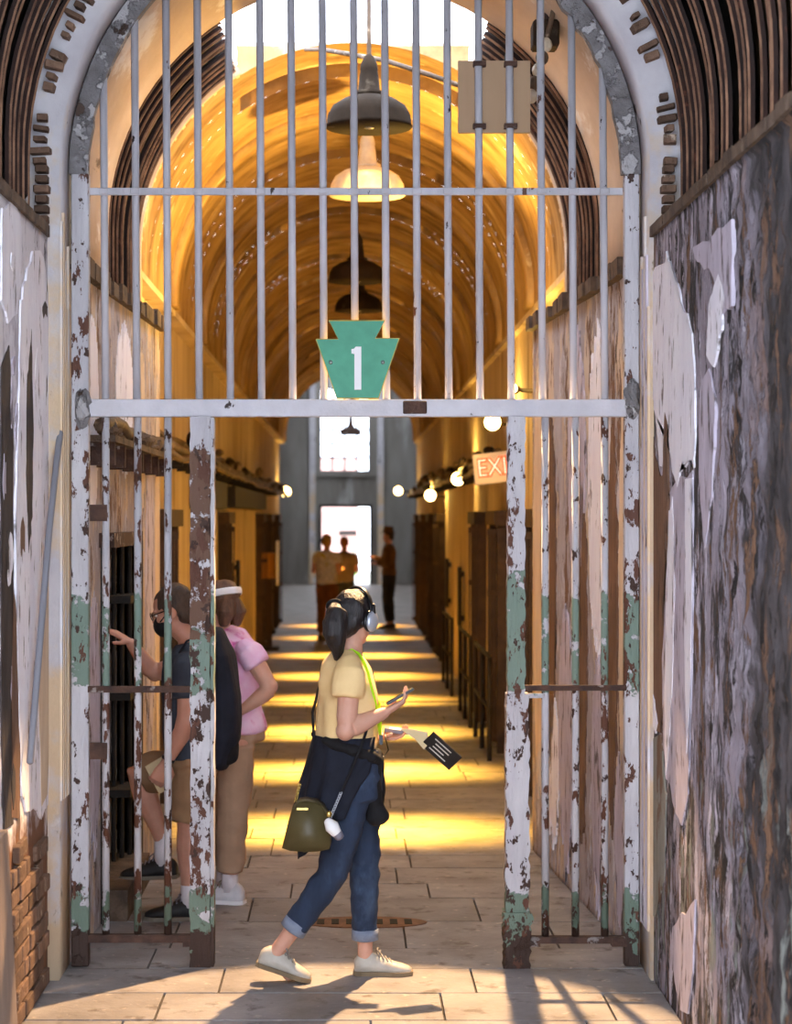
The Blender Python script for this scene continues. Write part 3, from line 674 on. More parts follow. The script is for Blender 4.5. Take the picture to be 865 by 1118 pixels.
# work light above the board: housing and cable only, gives no light
fl_ = empty('work_floodlight', W(598, 45, 9.5), 'small caged work floodlight hung high beside the wooden board', 'lamp')
c = W(598, 45, 9.5)
obj('housing', B(c.x - 0.07, c.x + 0.05, 9.45, 9.60, c.z - 0.03, c.z + 0.09, bevel=0.01), m_lampd, fl_)
for k in range(5): 
    p0 = W(580 + k*4, 105 - k * 14, 9.42); b = bmesh.new(); ell(b, p0, (0.03, 0.03, 0.035), u=8, v=6); obj('cable_knot', b, m_pipe if k % 2 else m_lampw, fl_)
obj('cable', T([W(575, 115, 9.42), W(590, 70, 9.42), W(600, 30, 9.42), W(612, -20, 9.44)], 0.012, 8), m_pipe, fl_, True)
obj('hanger', T([(c.x, 9.53, c.z + 0.05), (c.x, 9.53, 4.52)], 0.012, 8), m_rust, fl_, True)

# ================================================================== pendant lamps
def pendant(px, py, Y, rim_px, label, m):
    R = rim_px * Y / F / 2; s = R / 0.225; c = W(px, py, Y)
    t = empty('pendant_lamp', c, label, 'lamp', 'enamel pendant lamps down the corridor')
    b = bmesh.new()
    lathe(b, [(R, 0), (R*1.03, 0.008*s), (R*1.0, 0.02*s), (R*0.97, 0.07*s), (R*0.86, 0.115*s), (R*0.62, 0.15*s), (R*0.36, 0.17*s), (R*0.30, 0.18*s), (R*0.28, 0.178*s), (R*0.5, 0.145*s), (R*0.8, 0.10*s), (R*0.93, 0.05*s), (R*0.97, 0.004*s)], c)
    obj('shade', b, m, t, True)
    b = bmesh.new(); lathe(b, [(R*0.36, 0.168*s), (R*0.37, 0.185*s), (R*0.26, 0.20*s), (R*0.22, 0.28*s), (R*0.20, 0.30*s), (R*0.21, 0.31*s), (R*0.19, 0.34*s), (R*0.12, 0.375*s), (R*0.06, 0.39*s)], c, 20); obj('neck', b, m, t, True)
    b = bmesh.new(); lathe(b, [(R*0.05, 0.12*s), (R*0.16, 0.10*s), (R*0.2, 0.05*s), (R*0.12, 0.0), (R*0.02, -0.005)], c, 14); obj('bulb', b, m_lampw, t, True)
    top = 5.05 if Y < 12.2 else 4.72
    obj('rod', T([c + Vector((0,0,0.385*s)), Vector((c.x, Y, top))], 0.012, 8), m if m is m_lampw else m_pipe, t, True)
    return t
pendant(403, 140, 11.0, 93, 'large dusty grey enamel pendant lamp, nearest and highest below the skylight', m_lampd)
pendant(401, 214, 13.4, 82, 'white enamel pendant lamp just below and behind the large grey one', m_lampw)
pendant(390, 308, 17.0, 62, 'small dim pendant lamp above the green sign, upper of two', m_lampd)
pendant(392, 340, 20.5, 52, 'small dim pendant lamp directly above the green sign, lower of two', m_lampd)
pendant(383, 475, 44.0, 24, 'tiny rusty pendant lamp hanging in front of the far window', m_rust)
bs = empty('skylight_beam', (X0, 11.0, 5.05), 'iron beam spanning the open skylight above the lamps', 'beam')
obj('girder', B(-1.0, 1.06, 10.96, 11.04, 5.03, 5.13), m_rust, bs); 
for x in (-0.98, 0.98): obj('stanchion', B(x, x + 0.06, 10.97, 11.03, 4.2, 5.06), m_rust, bs)
cb = obj('power_cable', T([W(334, 54, 12.17), W(350, 54, 12.0), W(375, 58, 11.7), W(420, 66, 11.4), W(470, 82, 11.2), W(520, 100, 11.2), W(560, 120, 11.3)], 0.014, 6), m_pipe, None, True)
tag(cb, 'slack brown cable drooping across the skylight past the big lamp', 'cable')

# ================================================================== floodlights along the corridor
def flood(px, py, Y, rpx, label, energy, beam, up, s):
    c = W(px, py, Y); r = rpx * Y / F
    t = empty('wall_floodlight', c, label, 'lamp', 'round floodlights along the corridor walls')
    b = bmesh.new(); tube(b, [c + Vector((0, 0.02, 0)), c + Vector((s*0.03, 0.10, 0.0)), c + Vector((s*0.05, 0.17, 0))], [r*1.15, r*0.95, r*0.5], 16, cap=False); obj('housing', b, m_lampd, t, True)
    b = bmesh.new(); ell(b, c, (r, r*0.55, r), u=16, v=10); obj('bulb', b, m_bulb, t, True)
    xw = CW if s > 0 else -CW
    obj('arm', T([c + Vector((s*0.05, 0.14, 0)), Vector((xw, Y + 0.16, c.z - 0.02))], 0.014, 8), m_iron, t, True)
    light('POINT', 'flood_glow', c + Vector((-s*0.05, -0.12, 0.08)), energy, WARM, shadow_soft_size=0.07)
    light('SPOT', 'flood_beam', c + Vector((-s*0.06, 0.0, 0.14)), beam, WARM, Vector((-s*0.55, Y + up, 4.7)), spot_size=math.radians(120), spot_blend=0.6, shadow_soft_size=0.08)
    return t
flood(538, 461, 16.2, 9, 'bright round floodlight above the exit sign', 26, 20, -1.5, 1)
flood(500, 523, 21.6, 7, 'round floodlight on right wall, just left of the exit sign', 40, 8, 0.5, 1)
flood(470, 541, 28.0, 6, 'small round floodlight on right wall, lowest in the row', 24, 10, 0.5, 1)
flood(435, 536, 39.0, 4.5, 'farthest small orange floodlight on the right wall', 10, 8, -0.5, 1)
flood(312, 537, 39.0, 5.5, 'lone bright round floodlight on the left wall', 22, 14, -1.0, -1)
flood(560, 424, 13.4, 5, 'small added floodlight on the right wall that brightens the near vault', 46, 500, -0.4, 1)  # lamp added to brighten the near end of the vault
# exit sign
ex = empty('exit_sign', W(540, 512, 16.6), 'lit exit sign with red letters partly hidden by the gate post', 'sign')
ec = W(546, 510, 16.6); RM = Matrix.Translation(ec) @ Matrix.Rotation(math.radians(-22), 4, 'Z') @ Matrix.Rotation(math.radians(-6), 4, 'Y')
bm = B(-0.215, 0.215, -0.03, 0.03, -0.122, 0.122, bevel=0.008); bmesh.ops.transform(bm, matrix=RM, verts=bm.verts)
m_exh = mat('exit_housing', rgb(206,190,170), rough=0.5, bump=0, emit=(0.8,0.6,0.42,1), estr=0.15); obj('housing', bm, m_exh, ex)
def text(s, size, M, m, parent, name, ext=0.002, off=0.0):
    cu = bpy.data.curves.new('t', 'FONT'); cu.body = s; cu.size = size; cu.align_x = 'CENTER'; cu.align_y = 'CENTER'; cu.extrude = ext; cu.offset = off
    o = bpy.data.objects.new('t', cu); C.objects.link(o); bpy.context.view_layer.update()
    dg = bpy.context.evaluated_depsgraph_get(); me = bpy.data.meshes.new_from_object(o.evaluated_get(dg), depsgraph=dg); bpy.data.objects.remove(o)
    me.transform(M); return obj(name, me, m, parent)
m_exr = mat('exit_red', (1,0.08,0.02,1), bump=0, emit=(1,0.10,0.03,1), estr=1.4); m_exw = mat('exit_core', (1,0.6,0.5,1), bump=0, emit=(1,0.62,0.5,1), estr=1.1)
R90 = Matrix.Rotation(PI/2, 4, 'X')
text('EXIT', 0.19, RM @ Matrix.Translation((0, -0.034, 0)) @ R90 @ Matrix.Diagonal((0.92, 1.05, 1, 1)), m_exr, ex, 'red_lettering', 0.002, 0.009)
text('EXIT', 0.19, RM @ Matrix.Translation((0, -0.039, 0)) @ R90 @ Matrix.Diagonal((0.92, 1.05, 1, 1)), m_exw, ex, 'letter_core', 0.002, -0.004)
obj('mount', T([ec + Vector((0.05, 0.03, 0.1)), ec + Vector((0.09, 0.1, 0.18))], 0.012, 8), m_iron, ex)
# pipe trays
for s, nm, lb in ((-1, 'left', 'tray of dirty pipes along the left corridor wall above the cell doors'), (1, 'right', 'tray of dirty pipes along the right corridor wall above the cell doors')):
    t = empty('pipe_tray', (s * 1.2, 14, 2.4), lb, 'pipe')
    for j, (dx, z, r) in enumerate(((0.02, 2.42, 0.04), (0.09, 2.50, 0.03), (-0.03, 2.36, 0.025))):
        pts = [(s * (1.17 + dx + random.uniform(-.012, .012)), (12.3 if s < 0 else 17.4) + k * (0.7 if s < 0 else 0.57), z + random.uniform(-.02, .02)) for k in range(39)]
        obj('pipe', T(pts, r, 7), m_pipe, t, True)
    for k in range(26): obj('bracket', B(min(s*1.14, s*1.318), max(s*1.14, s*1.318), (12.6 if s < 0 else 17.5) + k*0.85, (12.64 if s < 0 else 17.54) + k*0.85, 2.30, 2.34), m_iron, t)
    for k in range(30):
        b = bmesh.new(); ell(b, (s*(1.18 + random.uniform(-.05,.05)), (12.6 if s < 0 else 17.8) + k*(0.9 if s < 0 else 0.7) + random.uniform(-.3,.3), 2.44 + random.uniform(-.06,.1)), (0.05, 0.14, random.uniform(0.03, 0.07)), u=8, v=6); obj('junction_lump', b, m_pipe if k % 3 else m_lampd, t)

# ================================================================== cell doors down the corridor
def cell_door(n, s, y, leaf_ang, style):
    xw = s * CW; side = 'right' if s > 0 else 'left'
    d = empty('door_%d' % n, (xw, y, 0)); d['kind'] = 'structure'; d['label'] = 'dark framed cell door on the %s wall of the corridor' % side
    q = lambda a, b: (min(s*a, s*b), max(s*a, s*b))
    for yy in (y - 0.5, y + 0.42): obj('door_jamb', B(*q(CW + 0.05, CW - 0.09), yy, yy + 0.08, 0, 1.92), m_doorfr, d)
    obj('lintel', B(*q(CW + 0.05, CW - 0.12), y - 0.55, y + 0.55, 1.88, 2.0), m_doorfr, d)
    for k in range(5): obj('plank', B(*q(CW + 0.04, CW - 0.03), y - 0.41 + k*0.165, y - 0.41 + k*0.165 + 0.158, 0.02, 1.88), m_dwood, d)
    for z in (0.4, 1.4): obj('strap_hinge', B(*q(CW - 0.03, CW - 0.045), y - 0.40, y + 0.3, z, z + 0.06), m_doorfr, d)
    # iron grille leaf standing open into the corridor
    gl = obj('grille_leaf', B(*q(CW - 0.05, CW - 0.17), y - 0.49, y - 0.46, 0.1, 0.16), m_doorfr, d)
    for z in (0.75, 1.30, 1.80): obj('grille_strap', B(*q(CW - 0.05, CW - 0.17), y - 0.49, y - 0.46, z, z + 0.05), m_doorfr, gl)
    for k in range(5): obj('grille_bar', B(*q(CW - 0.055 - k*0.025, CW - 0.067 - k*0.025), y - 0.485, y - 0.465, 0.1, 1.85), m_doorfr, gl)
    if style: obj('sliding_rail_box', B(*q(CW, CW - 0.2), y - 0.9, y + (1.1 if style == 1 else 7.0), 2.02 + 0.03*(style - 1), 2.26), m_iron, d)
n = 3
for y, st in ((14.2, 0), (17.6, 0), (20.3, 0), (28.6, 0), (31.6, 0), (34.8, 0), (37.8, 0)): cell_door(n, 1, y, 20, st); n += 1
for y, st in ((14.6, 0), (18.2, 1), (21.6, 2), (30.2, 0), (33.4, 0), (37.0, 0)): cell_door(n, -1, y, 20, st); n += 1
# long iron door pulls on the bare pier
for y, z0, z1 in ((23.6, 0.72, 1.38), (26.6, 0.8, 1.42)):
    t = empty('iron_door_strap', (CW, y, z0), 'dark upright iron bar on the pale pier, %s one' % ('nearer' if y < 25 else 'farther'), 'bar', 'iron bars on the pale pier')
    obj('bar', B(CW - 0.07, CW - 0.03, y - 0.12, y + 0.12, z0, z1), m_iron, t)
    for z in (z0 + 0.08, z1 - 0.08): obj('stud', B(CW - 0.04, CW + 0.005, y - 0.03, y + 0.03, z - 0.03, z + 0.03), m_iron, t)
for y, z0, z1 in ((22.6, 0.75, 1.45), (24.0, 0.8, 1.45)):
    t = empty('iron_door_strap', (-CW, y, z0), 'dark upright iron bar on the left wall, %s one' % ('nearer' if y < 23 else 'farther'), 'bar', 'iron bars on the left wall')
    obj('bar', B(-CW + 0.03, -CW + 0.07, y - 0.12, y + 0.12, z0, z1), m_iron, t)
    for z in (z0 + 0.08, z1 - 0.08): obj('stud', B(-CW - 0.005, -CW + 0.04, y - 0.03, y + 0.03, z - 0.03, z + 0.03), m_iron, t)
# pipe barriers standing before the doors on the right
for (ya, yb, lb) in ((16.6, 18.4, 'low pipe barrier before the nearest dark cell door on right'), (19.2, 20.9, 'low pipe barrier before the middle cell door on right'), (22.6, 24.6, 'low pipe barrier along the foot of the pale pier')):
    t = empty('pipe_barrier', (1.14, ya, 0), lb, 'railing', 'pipe barriers on the right')
    for y in (ya, (ya + yb)/2, yb): obj('post', T([(1.13, y, 0), (1.13, y, 0.84)], 0.02, 8), m_iron, t, True)
    for z in (0.42, 0.83): obj('rail', T([(1.13, ya - 0.05, z), (1.13, yb + 0.05, z)], 0.018, 8), m_iron, t, True)
# display stand on the left
ds = empty('display_stand', (-1.2, 30.5, 0), 'orange wooden display box on a post with a white side panel', 'display')
m_orange = mat('orange_wood', rgb(206,140,50), rgb(180,116,40), 5, bump=0.1)
obj('box', B(-1.27, -1.05, 30.4, 30.8, 1.05, 1.42), m_orange, ds); obj('side_panel', B(-1.05, -1.02, 30.3, 30.8, 0.95, 1.6), m_signw, ds); obj('post', B(-1.2, -1.12, 30.55, 30.63, 0, 1.05), m_dwood, ds)
obj('base', B(-1.28, -1.02, 30.4, 30.8, 0, 0.04), m_dwood, ds)
# drain cover in the floor
dr = empty('drain_cover', (W(398, 1008, 9.97).x, 9.97, 0.0), 'rusty oval slotted drain cover set in the floor behind the walking woman', 'drain')
dc = W(398, 1008, 9.97); m_drain = mat('rusty_drain', rgb(132,92,66), rgb(104,70,50), 20, rough=0.7, bump=0.4)
ov = [(dc.x + 0.30*math.cos(2*PI*k/32), 9.97 + 0.135*math.sin(2*PI*k/32)) for k in range(32)]
bm = bmesh.new(); prism(bm, ov, lambda a, b, d: Vector((a, b, d)), -0.01, 0.004); obj('plate', bm, m_drain, dr)
for k in range(7):
    x = dc.x - 0.21 + k * 0.07; obj('slot', B(x - 0.018, x + 0.018, 9.91, 10.03, 0.003, 0.006), m_void, dr)  # black strips paint the shade inside the slots
# things against the left wall in front of the gate
lp = obj('leaning_plank', B(-0.02, 0.02, -0.2, 0.2, 0, 0.86, bevel=0.006), mat('weathered_plank', rgb(150,132,120), rgb(122,106,98), 5, (1,1,0.2), layers=[dict(col=rgb(190,160,130), scale=4, st=VS, lo=0.55, hi=0.6)]))
lp.location = (-1.16, 7.03, 0); lp.rotation_euler = (0, -0.05, 0.0); tag(lp, 'weathered grey plank leaning against the brickwork at lower left', 'plank')
cd = obj('grey_stripe', T([(-1.212, 8.74, 2.3), (-1.222, 8.5, 1.9), (-1.228, 8.02, 1.0)], 0.014, 8), mat('stripe_grey', rgb(128,128,136), rough=0.5), None, True)  # thin grey tube laid slantwise along the wall
tag(cd, 'thin grey pole slanting down across the left wall', 'stripe')
# ================================================================== people
def skinmat(n, a, b): 
    m = mat(n, a, b, 9, rough=0.5, bump=0.04, bscale=60); m.node_tree.nodes['Principled BSDF'].inputs['Subsurface Weight'].default_value = 0.06; return m
m_skin = skinmat('skin', rgb(208,160,138), rgb(196,146,124)); m_skin2 = skinmat('skin_sun', rgb(204,150,128), rgb(188,134,112))
m_hairb = mat('black_hair', rgb(24,20,22), rgb(38,32,32), 60, (1,1,0.08), rough=0.38, bump=0.5, bscale=120, spec=0.5)
m_hairbr = mat('brown_hair', rgb(112,80,60), rgb(78,54,40), 50, (1,1,0.1), rough=0.45, bump=0.5, bscale=120)
m_hairg = mat('greying_brown_hair', rgb(84,66,54), rgb(60,48,40), 50, (1,1,0.3), rough=0.5, bump=0.5, bscale=120)
m_hairy = mat('blond_hair', rgb(206,160,90), rgb(160,116,60), 40, (1,1,0.2), rough=0.5)
m_hairr = mat('reddish_hair', rgb(150,88,54), rgb(110,64,40), 40, (1,1,0.2), rough=0.5)
m_yel = mat('pale_yellow_cotton', rgb(238,206,150), rgb(228,194,136), 7, rough=0.85, bump=0.15, bscale=30)
def denim():
    return mat('blue_denim', rgb(44,58,82), rgb(30,41,60), 7, VS, rough=0.85, bump=0.25, bscale=90, layers=[dict(col=rgb(74,92,118), scale=4, st=(1,1,0.6), lo=0.54, hi=0.72, h=0)])
m_denim = denim(); m_cuff = mat('denim_cuff', rgb(128,138,156), rgb(108,118,138), 30, bump=0.2)
m_navy = mat('navy_jacket', rgb(30,34,48), rgb(20,23,34), 8, rough=0.85, bump=0.3, bscale=24)
m_black = mat('black_cloth', rgb(24,23,26), rgb(15,15,17), 8, rough=0.85, bump=0.3)
m_olive = mat('olive_leather', rgb(86,76,46), rgb(74,66,40), 8, rough=0.42, bump=0.08, bscale=80)
m_brass = mat('brass', rgb(220,190,110), rough=0.25, metal=0.9, bump=0)
m_silver = mat('silver_plastic', rgb(178,184,196), rough=0.3, metal=0.4, bump=0)
m_shoe = mat('silver_beige_leather', rgb(190,184,172), rgb(168,160,148), 14, rough=0.4, bump=0.15)
m_sole = mat('tan_rubber', rgb(134,116,90), rgb(112,96,74), 10, rough=0.8)
m_lace = mat('grey_lace', rgb(140,134,128), bump=0.1)
m_neon = mat('neon_green_strap', rgb(170,224,30), rough=0.6, bump=0.05)
m_plast = mat('black_plastic', rgb(22,22,25), rough=0.3, bump=0); m_greyp = mat('lilac_grey_plastic', rgb(120,118,132), rough=0.35, bump=0)
m_paper = mat('cream_paper', rgb(206,186,146), rough=0.8, bump=0); m_tshirt = mat('slate_cotton', rgb(64,70,82), rgb(52,58,70), 6, rough=0.9, bump=0.2)
m_khaki = mat('khaki_cotton', rgb(158,124,92), rgb(140,108,80), 6, rough=0.9, bump=0.25, bscale=24); m_tan = mat('tan_cotton', rgb(178,146,120), rgb(160,130,106), 6, rough=0.9, bump=0.25, bscale=24)
m_pink = mat('tie_dye_pink', rgb(228,164,208), rgb(240,206,230), 7, rough=0.9, bump=0.15, bscale=30, layers=[dict(col=rgb(206,96,166), scale=5, lo=0.56, hi=0.64, h=0)])
m_sock = mat('white_sock', rgb(224,216,220), rough=0.95, bump=0.3, bscale=90); m_whshoe = mat('white_shoe', rgb(222,220,224), rgb(196,194,200), 14, rough=0.5)
m_blshoe = mat('black_shoe', rgb(28,27,28), rgb(44,42,42), 14, rough=0.55); m_blsole = mat('grey_sole', rgb(120,112,100), rough=0.8)
m_eye = mat('eye_white', rgb(235,232,228), rough=0.2, bump=0); m_iris = mat('dark_iris', rgb(40,28,22), rough=0.2, bump=0); m_lip = mat('lip', rgb(178,110,100), rough=0.5, bump=0)
m_band = mat('white_visor_band', rgb(240,238,240), rough=0.8, bump=0.1)
m_floral = mat('floral_cotton', rgb(236,232,228), rgb(190,186,180), 14, rough=0.9, layers=[dict(col=rgb(196,180,80), scale=10, lo=0.56, hi=0.6)])
m_taupe = mat('taupe_cotton', rgb(140,122,108), rgb(120,104,92), 8, rough=0.9); m_rustp = mat('rust_trousers', rgb(142,88,48), rgb(116,70,38), 6, rough=0.9)
m_drk = mat('dark_trousers', rgb(52,52,56), rgb(38,38,42), 6, rough=0.9); m_brjk = mat('brown_jacket', rgb(116,84,58), rgb(92,66,46), 6, rough=0.9)

UP = Vector((0, 0, 1))
def hand(bm, wrist, d, n, thumb, curl, s=1.0, r=0.0082):
    """palm, four fingers of unequal length with bends, thumb from the side of the palm. n: the way the palm faces; thumb: sign of thumb side"""
    w = Vector(wrist); d = Vector(d).normalized(); n = Vector(n); n = (n - d * n.dot(d)).normalized(); t = d.cross(n) * thumb
    tube(bm, [w - d*0.02*s, w + d*0.012*s, w + d*0.05*s, w + d*0.09*s], [(0.023*s, 0.019*s), (0.027*s, 0.017*s), (0.038*s, 0.015*s), (0.040*s, 0.012*s)], 14, side=t)
    for off, ln, rr, c in ((0.030, 0.070, 1.0, 0.9), (0.010, 0.078, 1.03, 1.0), (-0.011, 0.072, 1.0, 1.08), (-0.030, 0.056, 0.86, 1.15)):
        p = w + d*0.082*s + t*off*s; pts = [p - d*0.012*s, p]; dd = d + t * off * 1.2; dd.normalize(); a = 0
        for seg, cv in ((0.46, curl), (0.30, curl*1.25), (0.24, curl*0.8)):
            a += cv * c; v = dd * math.cos(a) + n * math.sin(a); p = p + v * ln * seg * s; pts.append(p)
        tube(bm, pts, [r*s*rr*k for k in (1.05, 1.05, 1.0, 0.92, 0.8)], 9)
    p = w + d*0.022*s + t*0.030*s; v1 = (d*0.62 + t*0.62 + n*0.45).normalized(); v2 = (d*0.85 + t*0.1 + n*0.5).normalized()
    tube(bm, [w + d*0.015*s + t*0.015*s, p, p + v1*0.036*s, p + v1*0.036*s + v2*0.03*s], [0.014*s, 0.0125*s, 0.0105*s, 0.0085*s], 9)
def head(bm, c, f, s=1.0, tilt=0.0):
    """head about centre c facing f"""
    f = Vector(f).normalized(); sd = f.cross(UP).normalized(); u = sd.cross(f).normalized()
    M = Matrix((sd, f, u)).transposed(); c = Vector(c); q = lambda x, y, z: c + M @ (Vector((x, y, z)) * s)
    ell(bm, q(0, -0.012, 0.022), (0.073*s, 0.092*s, 0.088*s), M); ell(bm, q(0, 0.024, -0.04), (0.054*s, 0.062*s, 0.068*s), M)
    ell(bm, q(0, 0.058, -0.085), (0.026*s, 0.024*s, 0.022*s), M, 12, 8)                                      # chin
    tube(bm, [q(0, 0.076, 0.012), q(0, 0.093, -0.018), q(0, 0.088, -0.032)], [0.008*s, 0.0125*s, 0.011*s], 10)  # nose
    for k in (-1, 1):
        ell(bm, q(k*0.075, -0.008, -0.01), (0.009*s, 0.019*s, 0.031*s), M, 10, 8)                             # ears
        ell(bm, q(k*0.031, 0.070, 0.022), (0.022*s, 0.012*s, 0.008*s), M, 10, 6)                              # brows
        ell(bm, q(k*0.036, 0.056, -0.02), (0.024*s, 0.022*s, 0.02*s), M, 10, 8)
    return M, q
def face(q, M, s, par):
    for k in (-1, 1):
        b = bmesh.new(); ell(b, q(k*0.031, 0.0715, 0.004), (0.0125*s, 0.008*s, 0.0075*s), M, 12, 8); e = obj('eye', b, m_eye, par, True)
        b = bmesh.new(); ell(b, q(k*0.031, 0.078, 0.004), (0.0055*s, 0.003*s, 0.0055*s), M, 10, 6); obj('iris', b, m_iris, e, True)
    b = bmesh.new(); ell(b, q(0, 0.082, -0.058), (0.022*s, 0.008*s, 0.007*s), M, 12, 8); obj('lips', b, m_lip, par, True)
def shoe(par, heel, toe, up, hw, m, ms, m_l=None, h=0.085):
    """low shoe from heel to toe (points on the sole)"""
    heel, toe, up = Vector(heel), Vector(toe), Vector(up).normalized(); d = (toe - heel); L_ = d.length; d.normalize(); s = d.cross(up).normalized(); up = s.cross(d).normalized()
    st = [(0.0, .55, .62), (0.04, .80, .80), (0.14, .92, 1.0), (0.3, .88, 1.02), (0.42, .90, .88), (0.55, .98, .72), (0.7, 1.08, .56), (0.84, 1.0, .46), (0.94, .74, .36), (1.0, .38, .24)]
    bm = bmesh.new(); rings = []
    for t, w, hh in st:
        ring = []
        for k in range(14):
            a = 2*PI*k/14; x = math.cos(a); z = math.sin(a)
            z = (z + 0.55) / 1.55 if z > -0.55 else 0
            ring.append(bm.verts.new(heel + d*(t*L_) + s*(x*hw*w*(1 if z < 0.6 else 1 - 0.45*(z-0.6))) + up*(0.010 + max(0, z)*h*hh)))
        rings.append(ring)
    for a, b in zip(rings, rings[1:]):
        for k in range(14): bm.faces.new((a[k], a[(k+1) % 14], b[(k+1) % 14], b[k]))
    bm.faces.new(rings[0]); bm.faces.new(rings[-1])
    o = obj('shoe', bm, m, par, True)
    poly = [(t*L_, w*hw*1.1 + 0.003) for t, w, hh in st]; poly[0] = (-0.004, poly[0][1]); poly[-1] = (L_ + 0.006, poly[-1][1])
    out = poly + [(a, -b) for a, b in poly[::-1]]
    bm = bmesh.new(); prism(bm, out, lambda a, b, z: heel + d*a + s*b + up*z, 0.0, 0.018); obj('sole', bm, ms, o)
    if m_l:
        for i, t in enumerate((0.40, 0.47, 0.54, 0.61)):
            zz = 0.014 + h*(0.92 - (t - 0.40)*1.45); y0 = heel + d*(t*L_) + up*zz
            bm = bmesh.new(); tube(bm, [y0 - s*hw*0.5 - up*0.014, y0 + up*0.003, y0 + s*hw*0.5 + d*0.012 - up*0.014], 0.0042, 6); obj('lace', bm, m_l, o, True)
        bm = bmesh.new(); p = heel + d*(0.40*L_) + up*(h + 0.016)
        for sg_ in (-1, 1): tube(bm, [p, p + s*0.02*sg_ + up*0.008, p + s*0.034*sg_ - up*0.006 + d*0.015, p + d*0.01], 0.0035, 6)
        obj('bow', bm, m_l, o, True)
    return o
def shell(rings, thick, m, name, par, n=40, smooth=True):
    """open draped cloth: rings of (centre, a, b, side, front, extra(angle)->offset)"""
    bm = bmesh.new(); g = []
    closed = False
    for c, a, b, sd, fr, ex, a0, a1 in rings:
        row = []
        for k in range(n + (0 if closed else 1)):
            t = a0 + (a1 - a0) * k / n; v = Vector(c) + Vector(fr)*(a*math.cos(t)) + Vector(sd)*(b*math.sin(t))
            if ex: v = v + Vector(ex(t))
            row.append(bm.verts.new(v))
        g.append(row)
    m_ = len(g[0])
    for r, q in zip(g, g[1:]):
        for k in range(m_ if closed else m_ - 1): bm.faces.new((r[k], r[(k+1) % m_], q[(k+1) % m_], q[k]))
    bmesh.ops.recalc_face_normals(bm, faces=bm.faces)
    bmesh.ops.solidify(bm, geom=bm.faces[:], thickness=thick)
    return obj(name, bm, m, par, smooth)

# ------------------------------------------------------------------ the walking woman
WY = 8.77
def P(px, py, dy=0.0): return Vector(((px - 380) * WY / F, WY + dy, (1068 - py) * WY / F))
wm = empty('person', P(380, 1068), 'woman in yellow T-shirt and jeans walking past, wearing headphones and looking at her phone', 'person')
ang = math.radians(12); fr = Vector((math.cos(ang), math.sin(ang), 0)); sd = fr.cross(UP)      # sd = her right, towards us
TR = [((381,704),.050,.052),((381,713),.052,.062),((380,719),.068,.125),((379,728),.088,.168),((378.5,745),.103,.178),((380,765),.114,.172),((380,788),.103,.150),((380,806),.100,.148),((382,826),.112,.168),((384,850),.120,.178),((385,872),.108,.172)]
rs = (P(374, 727) + sd*0.165, P(364, 797) + sd*0.205 , P(413, 775) + sd*0.13)                   # right (near) arm
ls = (P(384, 727) - sd*0.165, P(378, 803) - sd*0.20, P(417, 807) - sd*0.10)
bm = bmesh.new()
tube(bm, [P(*c) for c, a, b in TR], [((b, a) if c[1] < 716 else (b - .03, a - .026)) for c, a, b in TR], 20, side=sd)
hf = Vector((math.cos(math.radians(50)), math.sin(math.radians(50)), -0.18)); hc = P(387, 675)
HM, hq = head(bm, hc, hf, 0.98)
tube(bm, [P(382, 715), P(384, 702), P(385, 686)], [0.054, 0.047, 0.05], 14)
for (a, e, w_) in (rs, ls):
    ei = (a + w_) * 0.5 - e; ei.normalize(); ec_ = e + ei*0.022
    tube(bm, [a, a.lerp(ec_, 0.35), a.lerp(ec_, .82), ec_ - ei*0.004, ec_.lerp(w_, .16), ec_.lerp(w_, 0.34), ec_.lerp(w_, 0.75), w_], [0.036, 0.046, 0.043, 0.042, 0.042, 0.042, 0.031, 0.024], 16); ell(bm, ec_ - ei*0.004, (.041, .041, .041))
dR = (rs[2] - rs[1]).normalized(); hand(bm, rs[2], Vector((0.86, 0.08, 0.5)), Vector((-0.5, 0.15, 0.85)), -1, 0.42, 0.97)
hand(bm, ls[2], Vector((1, -0.08, 0.02)), Vector((0.0, -0.25, 0.97)), 1, 0.38, 0.97)
hipR, kneR, ankR = P(381, 862, -0.088), P(365, 948, -0.085), P(308, 1028, -0.085)
hipL, kneL, ankL = P(391, 862, 0.088), P(398, 946, 0.075), P(399, 1040, 0.075)
for a, k, n_ in ((hipR, kneR, ankR), (hipL, kneL, ankL)):
    tube(bm, [a, a.lerp(k, .5), k, k.lerp(n_, .35), k.lerp(n_, .85), n_, n_.lerp(k, -0.12)], [.08, .07, .052, .052, .034, .032, .034], 14)
tube(bm, [ankR, P(300, 1040, -.085), P(318, 1060, -.085)], [.034, .034, .03], 12); tube(bm, [ankL, P(398, 1053, .075), P(425, 1058, .075)], [.033, .034, .026], 12)
body = obj('body', fused(bm, 0.0045, 2), m_skin, wm); face(hq, HM, 0.98, wm)
# hair, ponytail, headphones
bm = bmesh.new(); s_ = 0.98
ell(bm, hq(0, -0.022, 0.030), (0.083, 0.096, 0.092), HM, 24, 18); ell(bm, hq(0, -0.055, -0.02), (0.070, 0.060, 0.075), HM)
for k in (-1, 1): tube(bm, [hq(k*0.062, 0.035, 0.06), hq(k*0.076, 0.012, 0.02), hq(k*0.074, -0.02, -0.03)], [0.018, 0.014, 0.012], 10)
hair = obj('hair', fused(bm, 0.006, 3, disp=(0.006, 26, (1, 1, 0.35))), m_hairb, wm)
bk = -Vector((hf.x, hf.y, 0)).normalized()
tie = P(374, 661) + bk*0.05 + Vector((0, -0.03, 0))
bm = bmesh.new(); tube(bm, [tie - bk*0.05, tie, P(368, 669, -0.125), P(366, 679, -0.14), P(366, 690, -0.14), P(368, 700, -0.132), P(369, 709, -0.124), P(367, 718, -0.118)], [.03, .027, .044, .051, .050, .040, .026, .008], 26)
